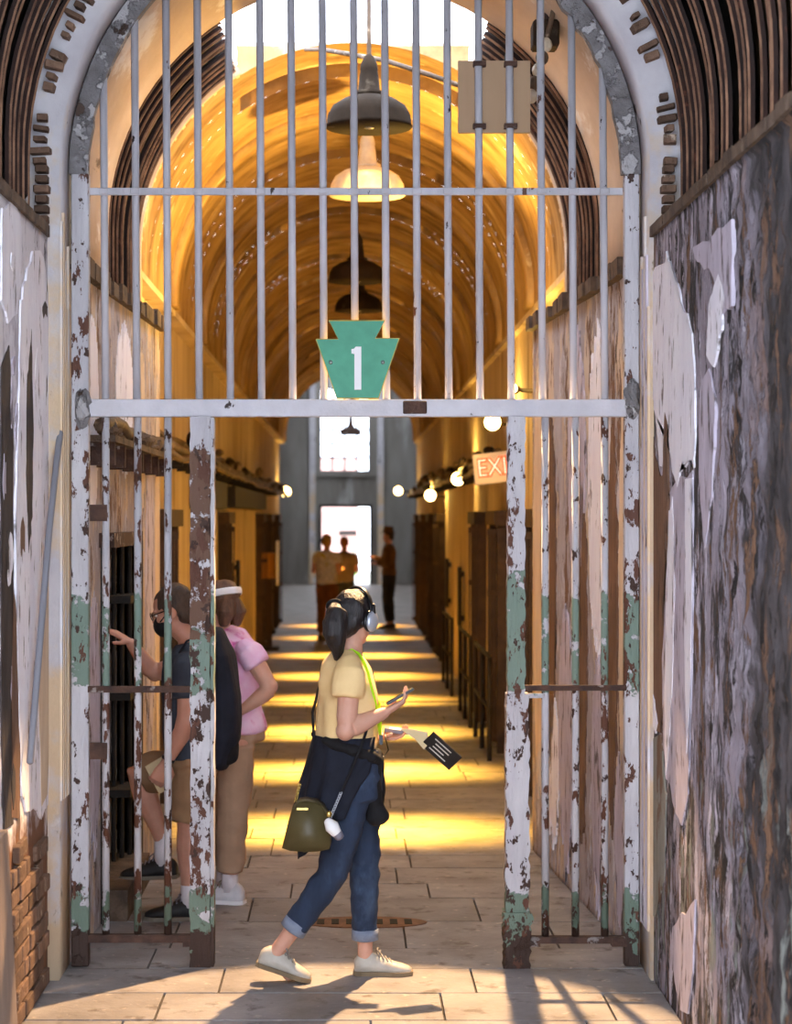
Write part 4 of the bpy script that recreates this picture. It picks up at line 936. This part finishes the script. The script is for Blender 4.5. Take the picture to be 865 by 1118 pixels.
obj('ponytail', fused(bm, 0.004, 6, disp=(0.008, 40, (1, 1, 0.12))), m_hairb, wm)
bm = bmesh.new(); tt = (P(367, 672, -0.125) - tie).normalized(); uu = tt.orthogonal().normalized(); vv_ = tt.cross(uu)
tube(bm, [tie + (uu*math.cos(2*PI*k/16) + vv_*math.sin(2*PI*k/16))*0.031 for k in range(17)], 0.007, 8); obj('hair_tie', bm, m_black, wm, True)
hp = empty('headphones', hq(0, 0, 0), 'silver over-ear headphones worn by the woman in yellow', 'headphones')
bm = bmesh.new(); tube(bm, [hq(0.100*math.cos(a), -0.005, 0.005 + 0.128*math.sin(a)) for a in [PI*k/24 for k in range(25)]], (0.013, 0.005) and [(0.013, 0.006)]*25, 10, side=hf); obj('headband', bm, m_plast, hp, True)
for k in (-1, 1):
    bm = bmesh.new(); ell(bm, hq(k*0.105, -0.004, -0.012), (0.017, 0.034, 0.044), HM, 18, 12); c_ = obj('ear_cup', bm, m_silver, hp, True)
    bm = bmesh.new(); ell(bm, hq(k*0.088, -0.004, -0.012), (0.014, 0.036, 0.045), HM, 16, 10); obj('ear_pad', bm, m_plast, c_, True)
    bm = bmesh.new(); tube(bm, [hq(k*0.101, -0.005, 0.06), hq(k*0.111, -0.004, 0.02)], [(0.01, 0.006)]*2, 8, side=hf); obj('yoke', bm, m_plast, c_, True)
# shirt
bm = bmesh.new()
SH = [((381,710),.058,.075),((380,719),.078,.135),((379,728),.099,.182),((378.5,745),.114,.192),((379.5,765),.126,.186),((379,788),.126,.172),((378.5,804),.128,.172),((379,816),.130,.176)]
tube(bm, [P(*c) for c, a, b in SH], [(b, a) for c, a, b in SH], 28, side=sd, caplen=0.12)
for a, e, w_ in (rs, ls):
    mid = P(380, 724); tube(bm, [mid.lerp(a, .35), mid.lerp(a, .8), a + (e-a)*0.08, a.lerp(e, .24), a.lerp(e, .42)], [.05, .064, .069, .068, .065], 18, caplen=0.1)
obj('t_shirt', fused(bm, 0.0065, 6, disp=(0.014, 13, (1, 1, 0.55))), m_yel, wm)
# jeans with turned-up cuffs
bm = bmesh.new()
tube(bm, [P(382,822), P(384,848), P(385,870)], [(.172,.118), (.184,.127), (.178,.118)], 24, side=sd, caplen=0.2)
cufR, cufL = kneR.lerp(ankR, 0.74), kneL.lerp(ankL, 0.83)
tube(bm, [hipR, hipR.lerp(kneR, .5), kneR, kneR.lerp(ankR, .3), cufR], [.094, .085, .066, .064, .053], 18, caplen=0.1)
tube(bm, [hipL, hipL.lerp(kneL, .5), kneL, kneL.lerp(ankL, .35), cufL], [.092, .082, .066, .061, .053], 18, caplen=0.1)
je = obj('jeans', fused(bm, 0.0065, 3, disp=(0.009, 14, (1, 1, 1.6))), m_denim, wm)
for kn, an, cu in ((kneR, ankR, cufR), (kneL, ankL, cufL)):
    dd = (an - kn).normalized(); bm = bmesh.new(); tube(bm, [cu - dd*0.02, cu + dd*0.022], [.0575, .0575], 18, caplen=0.12); obj('cuff', bm, m_cuff, je, True)
# jacket tied round the waist
def tail(t):
    return 0.0
rings = []
for i, (cx_, cy_, a, b) in enumerate(((379,802,.135,.182),(379,812,.142,.190),(379,824,.148,.197),(378,838,.156,.203),(376,853,.166,.206),(373,868,.176,.206),(370,882,.182,.203),(368,893,.184,.199))):
    def ex(t, i=i):
        u = max(0.0, (i - 3) / 4.0); d = abs(t - 2.75)
        rip = 0.011 * math.sin(t * 11 + i * 0.35) * (0.25 + i / 6) + 0.006 * math.sin(t * 23 + 1.3 * i)
        z = u * (-0.17 * max(0, (1 - d / 0.55)) ** 1.3 - 0.05 * math.exp(-((t - 3.6) / 0.25) ** 2) + 0.02 * math.sin(t * 14))
        return fr * (rip * math.cos(t)) + sd * (rip * math.sin(t)) + Vector((0, 0, z))
    rings.append((P(cx_, cy_), a, b, sd, fr, ex, 0.75 + 0.155 * i, 2*PI - 0.75 - 0.155 * i))
jk = shell(rings, 0.008, m_navy, 'tied_jacket', wm, n=60)
bm = bmesh.new(); tube(bm, [P(350, 806) + sd*0.12, P(372, 812) + sd*0.195, P(396, 822) + sd*0.165, P(407, 828) + sd*0.06], [(.022, .03)]*4, 12, side=UP)
tube(bm, [P(350, 806) - sd*0.12, P(372, 812) - sd*0.195, P(396, 822) - sd*0.165, P(409, 828) - sd*0.02], [(.022, .03)]*4, 12, side=UP)
ell(bm, P(407, 827) + sd*0.03, (0.045, 0.045, 0.045))
tube(bm, [P(405, 828) + sd*0.06, P(402, 850) + sd*0.09, P(404, 872) + sd*0.085, P(409, 890) + sd*0.075], [.035, .04, .038, .046], 12)
tube(bm, [P(411, 828), P(413, 850) - sd*0.01, P(411, 872) - sd*0.005, P(408, 884)], [.03, .036, .034, .036], 12)
obj('jacket_sleeves', fused(bm, 0.007, 2, disp=(0.012, 14, (1, 1, 1.3))), m_black, jk)
# lanyard and cross-body strap
lan = empty('lanyard', P(395, 790), 'neon green lanyard hanging round the neck of the woman in yellow', 'lanyard')
bm = bmesh.new()
def ribbon(bm, pts, w=0.008, t=0.0025, side=None): tube(bm, pts, [(w, t)]*len(pts), 8, side=side)
def on_shirt(py, deg, off=0.012):
    for (c0, a0, b0), (c1, a1, b1) in zip(SH, SH[1:]):
        if c0[1] <= py <= c1[1]: break
    k = min(1, max(0, (py - c0[1]) / (c1[1] - c0[1]))); t = math.radians(deg); a = a0 + (a1 - a0)*k + off; b = b0 + (b1 - b0)*k + off
    return P(c0[0] + (c1[0] - c0[0])*k, py) + fr*(a*math.cos(t)) + sd*(b*math.sin(t))
ribbon(bm, [P(374,711) + sd*0.05, P(381,708) + sd*0.068] + [on_shirt(y_, d_) for y_, d_ in ((713,72),(722,66),(732,62),(745,58),(758,53),(770,47),(782,40),(793,32),(802,24))], side=Vector((1,-1,0)))
ribbon(bm, [P(374,711) - sd*0.05, P(381,708) - sd*0.068] + [on_shirt(y_, d_) for y_, d_ in ((713,-72),(722,-60),(745,-30),(770,0),(790,15),(802,22))], side=Vector((1,-1,0)))
obj('strap', bm, m_neon, lan, True); cp_ = on_shirt(804, 24, 0.016); obj('clip', B(cp_.x - 0.008, cp_.x + 0.008, cp_.y - 0.006, cp_.y + 0.006, cp_.z - 0.03, cp_.z + 0.01), m_plast, lan)
bag = empty('handbag', P(338, 918, -0.24), 'olive green bucket handbag hanging at the hip of the woman in yellow', 'handbag')
bY = -0.245
prof = [(311,914),(314,902),(318,885),(322,872),(328,864.5),(336,863.5),(346,865),(354,870),(358,878),(360,893),(362,908),(361,915),(350,917.5),(335,918),(320,917)]
bm = bmesh.new(); prism(bm, prof, lambda a, b, d: P(a + d*18, b - d*10, bY + d), -0.055, 0.055)
bmesh.ops.bevel(bm, geom=[e for e in bm.edges if abs(e.verts[0].co.y - e.verts[1].co.y) < 0.01], offset=0.012, segments=2, affect='EDGES')
obj('bag_body', bm, m_olive, bag, True)
obj('bag_badge', B(P(326,0).x, P(338,0).x, WY + bY - 0.058, WY + bY - 0.055, P(0,873.6).z, P(0,871.4).z), m_brass, bag)
bm = bmesh.new(); tube(bm, [P(a, b, bY - 0.057) for a, b in prof[3:9]], 0.0035, 6); obj('piping', bm, m_olive, bag, True)
def chain(par, a, b, n, m):
    for k in range(n):
        p0 = a.lerp(b, k / n); p1 = a.lerp(b, (k + 1) / n); c = (p0 + p1) / 2; d = (p1 - p0); L2 = d.length * 0.62; d.normalize(); u = d.orthogonal().normalized()
        if k % 2: u = d.cross(u)
        bm = bmesh.new(); tube(bm, [c + d*L2*math.cos(2*PI*q/10) + u*0.006*math.sin(2*PI*q/10) for q in range(11)], 0.0022, 5); obj('chain_link', bm, m, par, True)
chain(bag, P(324, 868, bY), P(329, 848, bY + 0.02), 7, m_brass); chain(bag, P(361, 884, bY - 0.02), P(373, 857, bY + 0.01), 10, m_silver)
bm = bmesh.new(); ribbon(bm, [P(329, 848, bY + 0.02), P(337, 825, bY + 0.06), P(343, 803, -0.06), P(341, 780, 0.06), P(349, 750, 0.13), P(365, 722, 0.15), P(380, 713, 0.15)], 0.006, 0.003); obj('strap', bm, m_black, bag, True)
bm = bmesh.new(); ribbon(bm, [P(373, 857, bY + 0.01), P(385, 830, -0.235), P(393, 812, -0.22), P(399, 796, -0.185), P(405, 775, -0.11), P(411, 755, 0.0), P(406, 732, 0.12), P(392, 716, 0.15), P(380, 713, 0.15)], 0.006, 0.003); obj('strap', bm, m_black, bag, True)
bm = bmesh.new(); tube(bm, [P(359, 885, bY - 0.075), P(363, 890, bY - 0.08), P(368, 897, bY - 0.08)], [.018, .030, .022], 12); obj('bag_charm', bm, m_signw, bag, True)
bm = bmesh.new(); tube(bm, [P(369, 898, bY - 0.08), P(371, 901, bY - 0.08)], [.021, .019], 12); obj('charm_cap', bm, m_greyp, bag, True)
bm = bmesh.new(); ell(bm, P(360, 878, bY - 0.06), (.012, .008, .014), u=10, v=8); obj('clasp', bm, m_brass, bag, True)
# shoes
shoe(wm, P(281, 1049, -.085), P(338, 1071, -.085) + Vector((0, 0, 0.012)), Vector((0.42, 0, 1)), .043, m_shoe, m_sole, m_lace, 0.088)
shoe(wm, Vector((P(387,0).x, WY + .075, 0)), Vector((P(450,0).x, WY + .06, 0)), UP, .043, m_shoe, m_sole, m_lace, 0.085)
# what she holds
def slab_box(c, u, v, su, sv, th):
    u = Vector(u).normalized(); v = Vector(v); v = (v - u*v.dot(u)).normalized(); n = u.cross(v); bm = bmesh.new(); box(bm, -su/2, su/2, -sv/2, sv/2, -th/2, th/2)
    M = Matrix((u, v, n)).transposed().to_4x4(); M.translation = Vector(c); bmesh.ops.transform(bm, matrix=M, verts=bm.verts)
    return bm, M
ph = empty('phone', P(436, 758, -0.13), 'dark phone in the raised hand of the woman in yellow', 'phone')
pc = rs[2] + Vector((0.86,0.08,0.5)).normalized()*0.088 + Vector((-0.5,0.15,0.85)).normalized()*0.026
bm, Mx = slab_box(pc, Vector((0.86,0.08,0.5)), Vector((0,1,0)), 0.128, 0.064, 0.009); obj('case', bm, m_plast, ph)
bm, Mx = slab_box(pc + Vector((-0.5,0.15,0.85)).normalized()*0.005, Vector((0.86,0.08,0.5)), Vector((0,1,0)), 0.12, 0.058, 0.002); obj('screen', bm, mat('phone_screen', rgb(40,44,52), rough=0.1, bump=0), ph)
ap = empty('audio_player', P(445, 797, 0.05), 'lilac grey audio guide in the lower hand of the woman in yellow', 'audio guide')
ac = ls[2] + Vector((0.10, -0.012, 0.026)); bm, Mx = slab_box(ac, Vector((1, -0.05, -0.12)), Vector((0, 1, 0.1)), 0.135, 0.06, 0.016); obj('case', bm, m_greyp, ap)
bm, Mx = slab_box(ac + Vector((-0.02, -0.006, 0.0085)), Vector((1, -0.05, -0.12)), Vector((0, 1, 0.1)), 0.05, 0.045, 0.003); obj('display', bm, m_signw, ap)
bm = bmesh.new(); tube(bm, [ac + Vector((-0.066, -0.02, 0)), P(421, 806, -0.02), P(424, 818, -0.04), P(418, 826, -0.05), P(411, 822, -0.05)], 0.0028, 6); obj('earphone_lead', bm, m_plast, ap, True)
bk_ = empty('booklet', P(482, 820, 0.02), 'black folded booklet with white print held out by the woman in yellow', 'booklet')
u = (P(499.8,823) - P(468.4,795)).normalized(); v = (P(464,819) - P(468.4,795)).normalized(); cc = P(482, 820, 0.0)
lu, lv = (P(499.8,823) - P(468.4,795)).length, (P(464,819) - P(468.4,795)).length
vt = (v + Vector((0, 0.55, 0))).normalized()
bm, Mx = slab_box(cc, u, vt, lu, lv*0.98, 0.006); obj('cover', bm, mat('booklet_black', rgb(34,32,32), rough=0.5, bump=0), bk_)
for k in range(4):
    bm, _ = slab_box(Mx @ Vector((-0.01 + 0.008*(k % 2), -0.028 + k*0.018, 0.0035)), u, vt, lu*(0.55 - 0.09*(k % 3)), 0.005, 0.0012); obj('print_line', bm, mat('white_print', rgb(200,196,188), bump=0) if k == 0 else bpy.data.materials['white_print'], bk_)
    bm, _ = slab_box(Mx @ Vector((-0.01 + 0.008*(k % 2), -0.028 + k*0.018, -0.0035)), u, vt, lu*(0.55 - 0.09*(k % 3)), 0.005, 0.0012); obj('print_line', bm, bpy.data.materials['white_print'], bk_)
bm = bmesh.new(); prism(bm, [(436,796),(452,797),(467,800),(469,812),(463,819),(454,808)], lambda a, b, d: P(a, b, d), 0.012, 0.016); obj('inner_page', bm, m_paper, bk_)

# ------------------------------------------------------------------ generic visitor
def visitor(Y, gpx, gpy, label, fdir, torso, headc, hface, arms, legs, skin, voxel, hands, sleeve, mshirt, mpants, pant_t, mhair, hs=1.0, cap=True, dispa=0.012):
    Q = lambda px, py, dy=0.0: W(px, py, Y + dy)
    g = Q(gpx, gpy); g.z = 0
    t = empty('person', g, label, 'person'); f = Vector(fdir).normalized(); s = f.cross(UP)
    bm = bmesh.new(); tp = [c for c, a, b in torso]
    tube(bm, tp, [(b*0.95, a*0.95) if i < 2 else (b - .035, a - .03) for i, (c, a, b) in enumerate(torso)], 18, side=s)
    M, q = head(bm, headc, hface, hs); nb = torso[0][0]
    tube(bm, [nb - UP*0.03, nb + UP*0.02, Vector(headc) - UP*0.06*hs - Vector(hface)*0.01], [.058*hs, .052*hs, .05*hs], 12)
    for (a, e, w_), hd in zip(arms, hands):
        tube(bm, [a, a.lerp(e, .4), a.lerp(e, .85), e.lerp(w_, .15), e.lerp(w_, .3), e.lerp(w_, .8), w_], [.052*hs, .048*hs, .043*hs, .042*hs, .042*hs, .030*hs, .025*hs], 12); ell(bm, a.lerp(e, .93), (.042*hs,)*3)
        if hd: hand(bm, w_, hd[0], hd[1], hd[2], hd[3], 1.0*hs, 0.0092)
    for a, k, n_ in legs: tube(bm, [a, a.lerp(k, .5), k, k.lerp(n_, .3), k.lerp(n_, .8), n_, n_ + (n_-k).normalized()*0.03], [.085*hs, .076*hs, .056*hs, .06*hs, .04*hs, .037*hs, .036*hs], 12)
    obj('body', fused(bm, voxel, 2), skin, t); face(q, M, hs, t)
    bm = bmesh.new(); tube(bm, tp + [tp[-1] - UP*0.02], [(b + .012, a + .014) for c, a, b in torso] + [(torso[-1][2] + .012, torso[-1][1] + .014)], 22, side=s, caplen=0.12)
    for a, e, w_ in arms: tube(bm, [torso[2][0].lerp(a, .4), torso[2][0].lerp(a, .85), a + (e-a)*0.08, a.lerp(e, .25), a.lerp(e, sleeve)] + ([e, e.lerp(w_, .85)] if sleeve >= 0.9 else []), [.05*hs, .066*hs, .072*hs, .070*hs, .067*hs] + ([.056*hs, .045*hs] if sleeve >= 0.9 else []), 14, caplen=0.1)
    obj('shirt', fused(bm, voxel*1.3, 6, disp=(dispa, 9, (1,1,0.7))), mshirt, t)
    bm = bmesh.new(); h0 = torso[-1][0]
    tube(bm, [h0 + UP*0.10, h0, h0 - UP*0.06], [(torso[-1][2] - .03, torso[-1][1] - .03), (torso[-1][2] + .004, torso[-1][1] + .006), (torso[-1][2] + 0.002, torso[-1][1] + .004)], 20, side=s, caplen=0.2)
    for (a, k, n_) in legs:
        pt = [a, a.lerp(k, .5)]; rr = [.102*hs, .096*hs]
        if pant_t <= 1: pt.append(a.lerp(k, pant_t)); rr.append(.090*hs)
        else: pt += [k, k.lerp(n_, .4 * (pant_t - 1) / 1), k.lerp(n_, pant_t - 1)]; rr += [.078*hs, .076*hs, .066*hs]
        tube(bm, pt, rr, 16, caplen=0.1)
    obj('trousers', fused(bm, voxel*1.3, 3, disp=(dispa, 12, (1,1,1.4))), mpants, t)
    if cap:
        bm = bmesh.new(); ell(bm, q(0, -0.024, 0.034), (0.082*hs, 0.094*hs, 0.088*hs), M); ell(bm, q(0, -0.055, -0.025), (0.068*hs, 0.05*hs, 0.06*hs), M)
        obj('hair', fused(bm, voxel*1.2, 2, disp=(0.008, 28, (1,1,0.5))), mhair, t)
    return t, q, M, f, s
# man looking into the cell
MY = 10.15
Q = lambda px, py, dy=0.0: W(px, py, MY + dy)
mf = Vector((-1, 0.12, 0)).normalized()
tor = [(Q(207,702),.062,.07),(Q(209,712),.09,.16),(Q(208,730),.115,.195),(Q(207,760),.125,.19),(Q(209,790),.125,.175),(Q(212,822),.125,.178)]
mrs = (Q(207,726,-.19), Q(203,792,-.225), Q(182,832,-.20)); mls = (Q(200,726,.17), Q(167,735,.20), Q(143,702,.14))
mlegs = [(Q(213,838,-.095), Q(207,905,-.10), Q(207,975,-.10)), (Q(208,838,.09), Q(150,846,.13), Q(178,918,.18))]
man, q, M, f_, s_ = visitor(MY, 208, 1000, 'man in slate T-shirt, khaki shorts and black mask stepping up to the cell door', mf, tor, Q(188,667), Vector((-1, 0.05, -0.35)), (mrs, mls), mlegs, m_skin2, 0.006,
    ((Vector((-0.45, 0.05, -0.9)), Vector((-0.2, 1, 0.1)), 1, 0.6), (Vector((-0.75, -0.1, 0.5)), Vector((-0.5, 0.1, -0.8)), 1, 0.25)), 0.55, m_tshirt, m_khaki, 0.86, m_hairg, 1.08)
bm = bmesh.new(); ell(bm, q(0, 0.055, -0.052), (0.06, 0.056, 0.058), M); mk = obj('face_mask', fused(bm, 0.006, 2), m_black, man)
for k in (-1, 1):
    bm = bmesh.new(); tube(bm, [q(k*0.055, 0.06, -0.03), q(k*0.078, 0.01, 0.0)], 0.003, 6); obj('ear_loop', bm, m_black, mk, True)
gl = empty('glasses', q(0, 0.08, 0), 'dark-rimmed glasses worn by the man in the black mask', 'glasses')
for k in (-1, 1):
    bm = bmesh.new(); tube(bm, [q(k*0.034 + 0.024*math.cos(2*PI*j/14), 0.092, 0.004 + 0.018*math.sin(2*PI*j/14)) for j in range(15)], 0.0025, 6); obj('rim', bm, m_plast, gl, True)
    bm = bmesh.new(); tube(bm, [q(k*0.058, 0.09, 0.008), q(k*0.082, -0.005, 0.012)], 0.0028, 6); obj('temple', bm, m_plast, gl, True)
def foot(Q, ank, d, m, ms, hw=.05, sock=m_sock, L_=0.29, z=None, par=None, soc_h=0.07):
    d = Vector(d).normalized(); h = ank - d*0.075; h.z = (ank.z - 0.085) if z is None else z; shoe(par, h, h + d*L_, UP, hw, m, ms, m_lace if m is not m_blshoe else m_greyp, 0.10)
    bm = bmesh.new(); tube(bm, [Vector((ank.x, ank.y, h.z + 0.06)), ank + UP*(soc_h - 0.03)], [.043, .043], 14, caplen=0.1); obj('sock', bm, sock, par, True)
foot(Q, mlegs[0][2], (-1, -0.05, 0), m_blshoe, m_blsole, z=0.0, par=man); foot(Q, mlegs[1][2], (-0.9, 0.15, -0.05), m_blshoe, m_blsole, z=0.155, par=man)
wt = obj('wristwatch', T([mrs[1].lerp(mrs[2], .88), mrs[1].lerp(mrs[2], .94)], 0.034, 14, caplen=0.1), m_plast, None, True); tag(wt, 'black wristwatch on the arm of the man in shorts', 'watch')
bp = empty('backpack', Q(240, 800), 'dark navy backpack hanging on the back of the man in shorts', 'backpack')
bm = bmesh.new(); tube(bm, [Q(236,692,-.02), Q(242,715,-.02), Q(245,760,-.02), Q(244,805,-.02), Q(240,832,-.02)], [(.10,.045),(.15,.065),(.165,.085),(.165,.085),(.14,.05)], 18, side=(0,1,0)); obj('pack_body', fused(bm, 0.008, 3, disp=(0.014, 8, (1,1,0.6))), m_navy, bp)
bm = bmesh.new(); ell(bm, Q(248,818,-.08), (.06,.06,.085)); obj('side_pouch', fused(bm, 0.008, 2, disp=(0.012, 20, (1,1,1))), m_black, bp)
for dy in (-.13, .11):
    bm = bmesh.new(); tube(bm, [Q(236,700,dy), Q(220,694,dy), Q(204,700,dy), Q(188,725,dy), Q(186,760,dy), Q(205,795,dy*1.5), Q(236,812,dy)], [(.022,.006)]*7, 10, side=(0,1,0)); obj('strap', bm, m_navy, bp, True)
lf = obj('leaflet', B(0, 0.11, -0.004, 0.004, -0.08, 0.08), m_paper); lf.location = Q(166, 852, -0.16); lf.rotation_euler = (0.2, -0.5, 0.3); tag(lf, 'pale folded leaflet in the lowered hand of the man in shorts', 'leaflet')
# woman in pink
KY = 10.28
KS = 10.56 / 10.28
K = lambda px, py, dy=0.0: Vector(((px - VX) * (KY*KS + dy) / F, KY*KS + dy, H - (py - VY) * KY / F))
tor = [(K(240,694),.056,.066),(K(246,702),.085,.15),(K(250,715),.112,.185),(K(250,742),.13,.185),(K(252,770),.128,.168),(K(256,800),.14,.188)]
krs = (K(250,712,.17), K(243,768,.20), K(228,778,.10)); kls = (K(272,712,-.17), K(296,754,-.20), K(266,776,-.19))
klegs = [(K(256,818,-.095), K(254,893,-.095), K(251,970,-.09)), (K(252,818,.095), K(244,893,.09), K(243,968,.10))]
pk, q, M, f_, s_ = visitor(KY*KS, 252, 1000, 'woman in pink tie-dye T-shirt, tan trousers and white visor, hand on hip', Vector((-0.85, 0.5, 0)), tor, K(240,662), Vector((-0.72, 0.7, -0.1)), (krs, kls), klegs, m_skin, 0.006,
    ((Vector((-0.9, 0.1, 0.2)), Vector((0, 0, -1)), 1, 0.3), (Vector((-0.8, 0.1, -0.3)), Vector((0.1, 1, -0.1)), -1, 0.5)), 0.36, m_pink, m_tan, 1.84, m_hairbr, 1.02)
bm = bmesh.new(); tube(bm, [q(0.02, -0.07, 0.0), q(0.04, -0.085, -0.05), q(0.045, -0.07, -0.10)], [.05, .045, .025], 12); tube(bm, [q(-0.02, -0.07, 0.0), q(-0.04, -0.085, -0.05), q(-0.045, -0.07, -0.10)], [.05, .045, .025], 12); obj('hair_back', fused(bm, 0.007, 2, disp=(0.006, 30, (1,1,.2))), m_hairbr, pk)
vz = empty('visor', q(0, 0, 0.04), 'white visor band round the head of the woman in pink', 'visor')
bm = bmesh.new(); tube(bm, [q(0.088*math.sin(2*PI*k/24), -0.024 + 0.102*math.cos(2*PI*k/24), 0.048 - 0.012*math.cos(2*PI*k/24)) for k in range(25)], [(.018, .005)]*25, 8, side=M @ Vector((0,0,1))); obj('band', bm, m_band, vz, True)
bm = bmesh.new(); pl_ = [(0.07*math.cos(PI*k/10), 0.055 + 0.085*math.sin(PI*k/10)) for k in range(11)]; prism(bm, pl_, lambda a, b, d: q(a, b, 0.034 + d - 0.25*(b - 0.055)), 0, 0.005); obj('brim', bm, m_band, vz)
foot(K, klegs[0][2], (-0.85, 0.25, 0), m_whshoe, m_band, z=0.0, par=pk, hw=.047, L_=.26); foot(K, klegs[1][2], (-0.8, 0.5, 0), m_whshoe, m_band, z=0.0, par=pk, hw=.047, L_=.26)
# three visitors far down the corridor
def far(Y, px, foot_y, label, fdir, hgt, mshirt, mpants, mhair, armpose, sleeve, hat=None, mshoe=m_blshoe):
    g = W(px, foot_y, Y); g.z = 0; f = Vector(fdir).normalized(); s = f.cross(UP); S = hgt / 1.70
    L = lambda a, b, c: g + s*(a*S) + f*(b*S) + UP*(c*S)
    tor = [(L(0,0,1.44),.055,.06),(L(0,0,1.40),.08,.14),(L(0,0,1.33),.105,.185),(L(0,.01,1.18),.115,.175),(L(0,.0,1.04),.105,.16),(L(0,0,.93),.115,.175)]
    arms = []; hands = []
    for k, ap_ in zip((1, -1), armpose):
        sh = L(k*.18, 0, 1.37)
        if ap_ == 'bent': e = L(k*.23, -.02, 1.10); w_ = L(k*.13, .20, 1.12); hd = (f, UP, -k, 0.4)
        elif ap_ == 'out': e = L(k*.24, .10, 1.13); w_ = L(k*.16, .33, 1.22); hd = (f, UP, -k, 0.3)
        else: e = L(k*.23, -.02, 1.10); w_ = L(k*.22, .05, .86); hd = (Vector((0,0,-1)), -s*k, k, 0.4)
        arms.append((sh, e, w_)); hands.append(hd)
    legs = [(L(k*.09, 0, .90), L(k*.10, .02, .49), L(k*.10, -.02, .09)) for k in (1, -1)]
    t, q, M, f2, s2 = visitor(Y, px, foot_y, label, f, tor, L(0, .015, 1.585), f + Vector((0,0,-.1)), arms, legs, m_skin2, 0.011, hands, sleeve, mshirt, mpants, 1.9, mhair, S)
    for a, k, n_ in legs: shoe(t, n_ - f*0.07 - UP*n_.z, n_ + f*0.19 - UP*n_.z, UP, .047, mshoe, m_blsole, None, .09)
    if hat:
        b = bmesh.new(); lathe(b, [(0.155,0.0),(0.16,0.006),(0.10,0.012),(0.092,0.05),(0.085,0.10),(0.05,0.115),(0.01,0.115)], q(0,-0.01,0.055), 22); ht = obj('sun_hat', b, hat, None, True); tag(ht, 'brown brimmed hat on the man far down the corridor', 'hat')
    return t
far(32.8, 357, 700, 'far woman with blond hair in floral top and rust trousers', (0.5, 1, 0), 1.68, m_floral, m_rustp, m_hairy, ('bent', 'bent'), 0.5)
far(34.7, 376, 692, 'far woman with reddish hair in taupe top seen from behind', (0.1, 1, 0), 1.62, m_taupe, m_drk, m_hairr, ('bent', 'down'), 0.6)
far(36.4, 425, 686, 'far man in brown jacket and hat standing by right wall', (-1, 0.25, 0), 1.74, m_brjk, m_drk, m_hairg, ('out', 'bent'), 1.0, m_brjk)
# floodlight under the right flank of the skylight: throws the bar shadows towards us
sf = empty('skylight_floodlight', (0.80, 10.62, 4.10), 'floodlight clamped under the skylight behind the wooden board', 'lamp')
obj('housing', T([(0.80, 10.66, 4.16), (0.79, 10.60, 4.09)], [0.06, 0.085], 14, cap=False), m_lampd, sf, True); obj('bracket', T([(0.80, 10.66, 4.14), (0.82, 10.68, 4.32)], 0.014, 8), m_iron, sf, True)
light('SPOT', 'skylight_flood_beam', (0.78, 10.56, 4.04), 2700, SUNNY, (-0.12, 7.35, 0), spot_size=math.radians(37), spot_blend=0.22, shadow_soft_size=0.035)
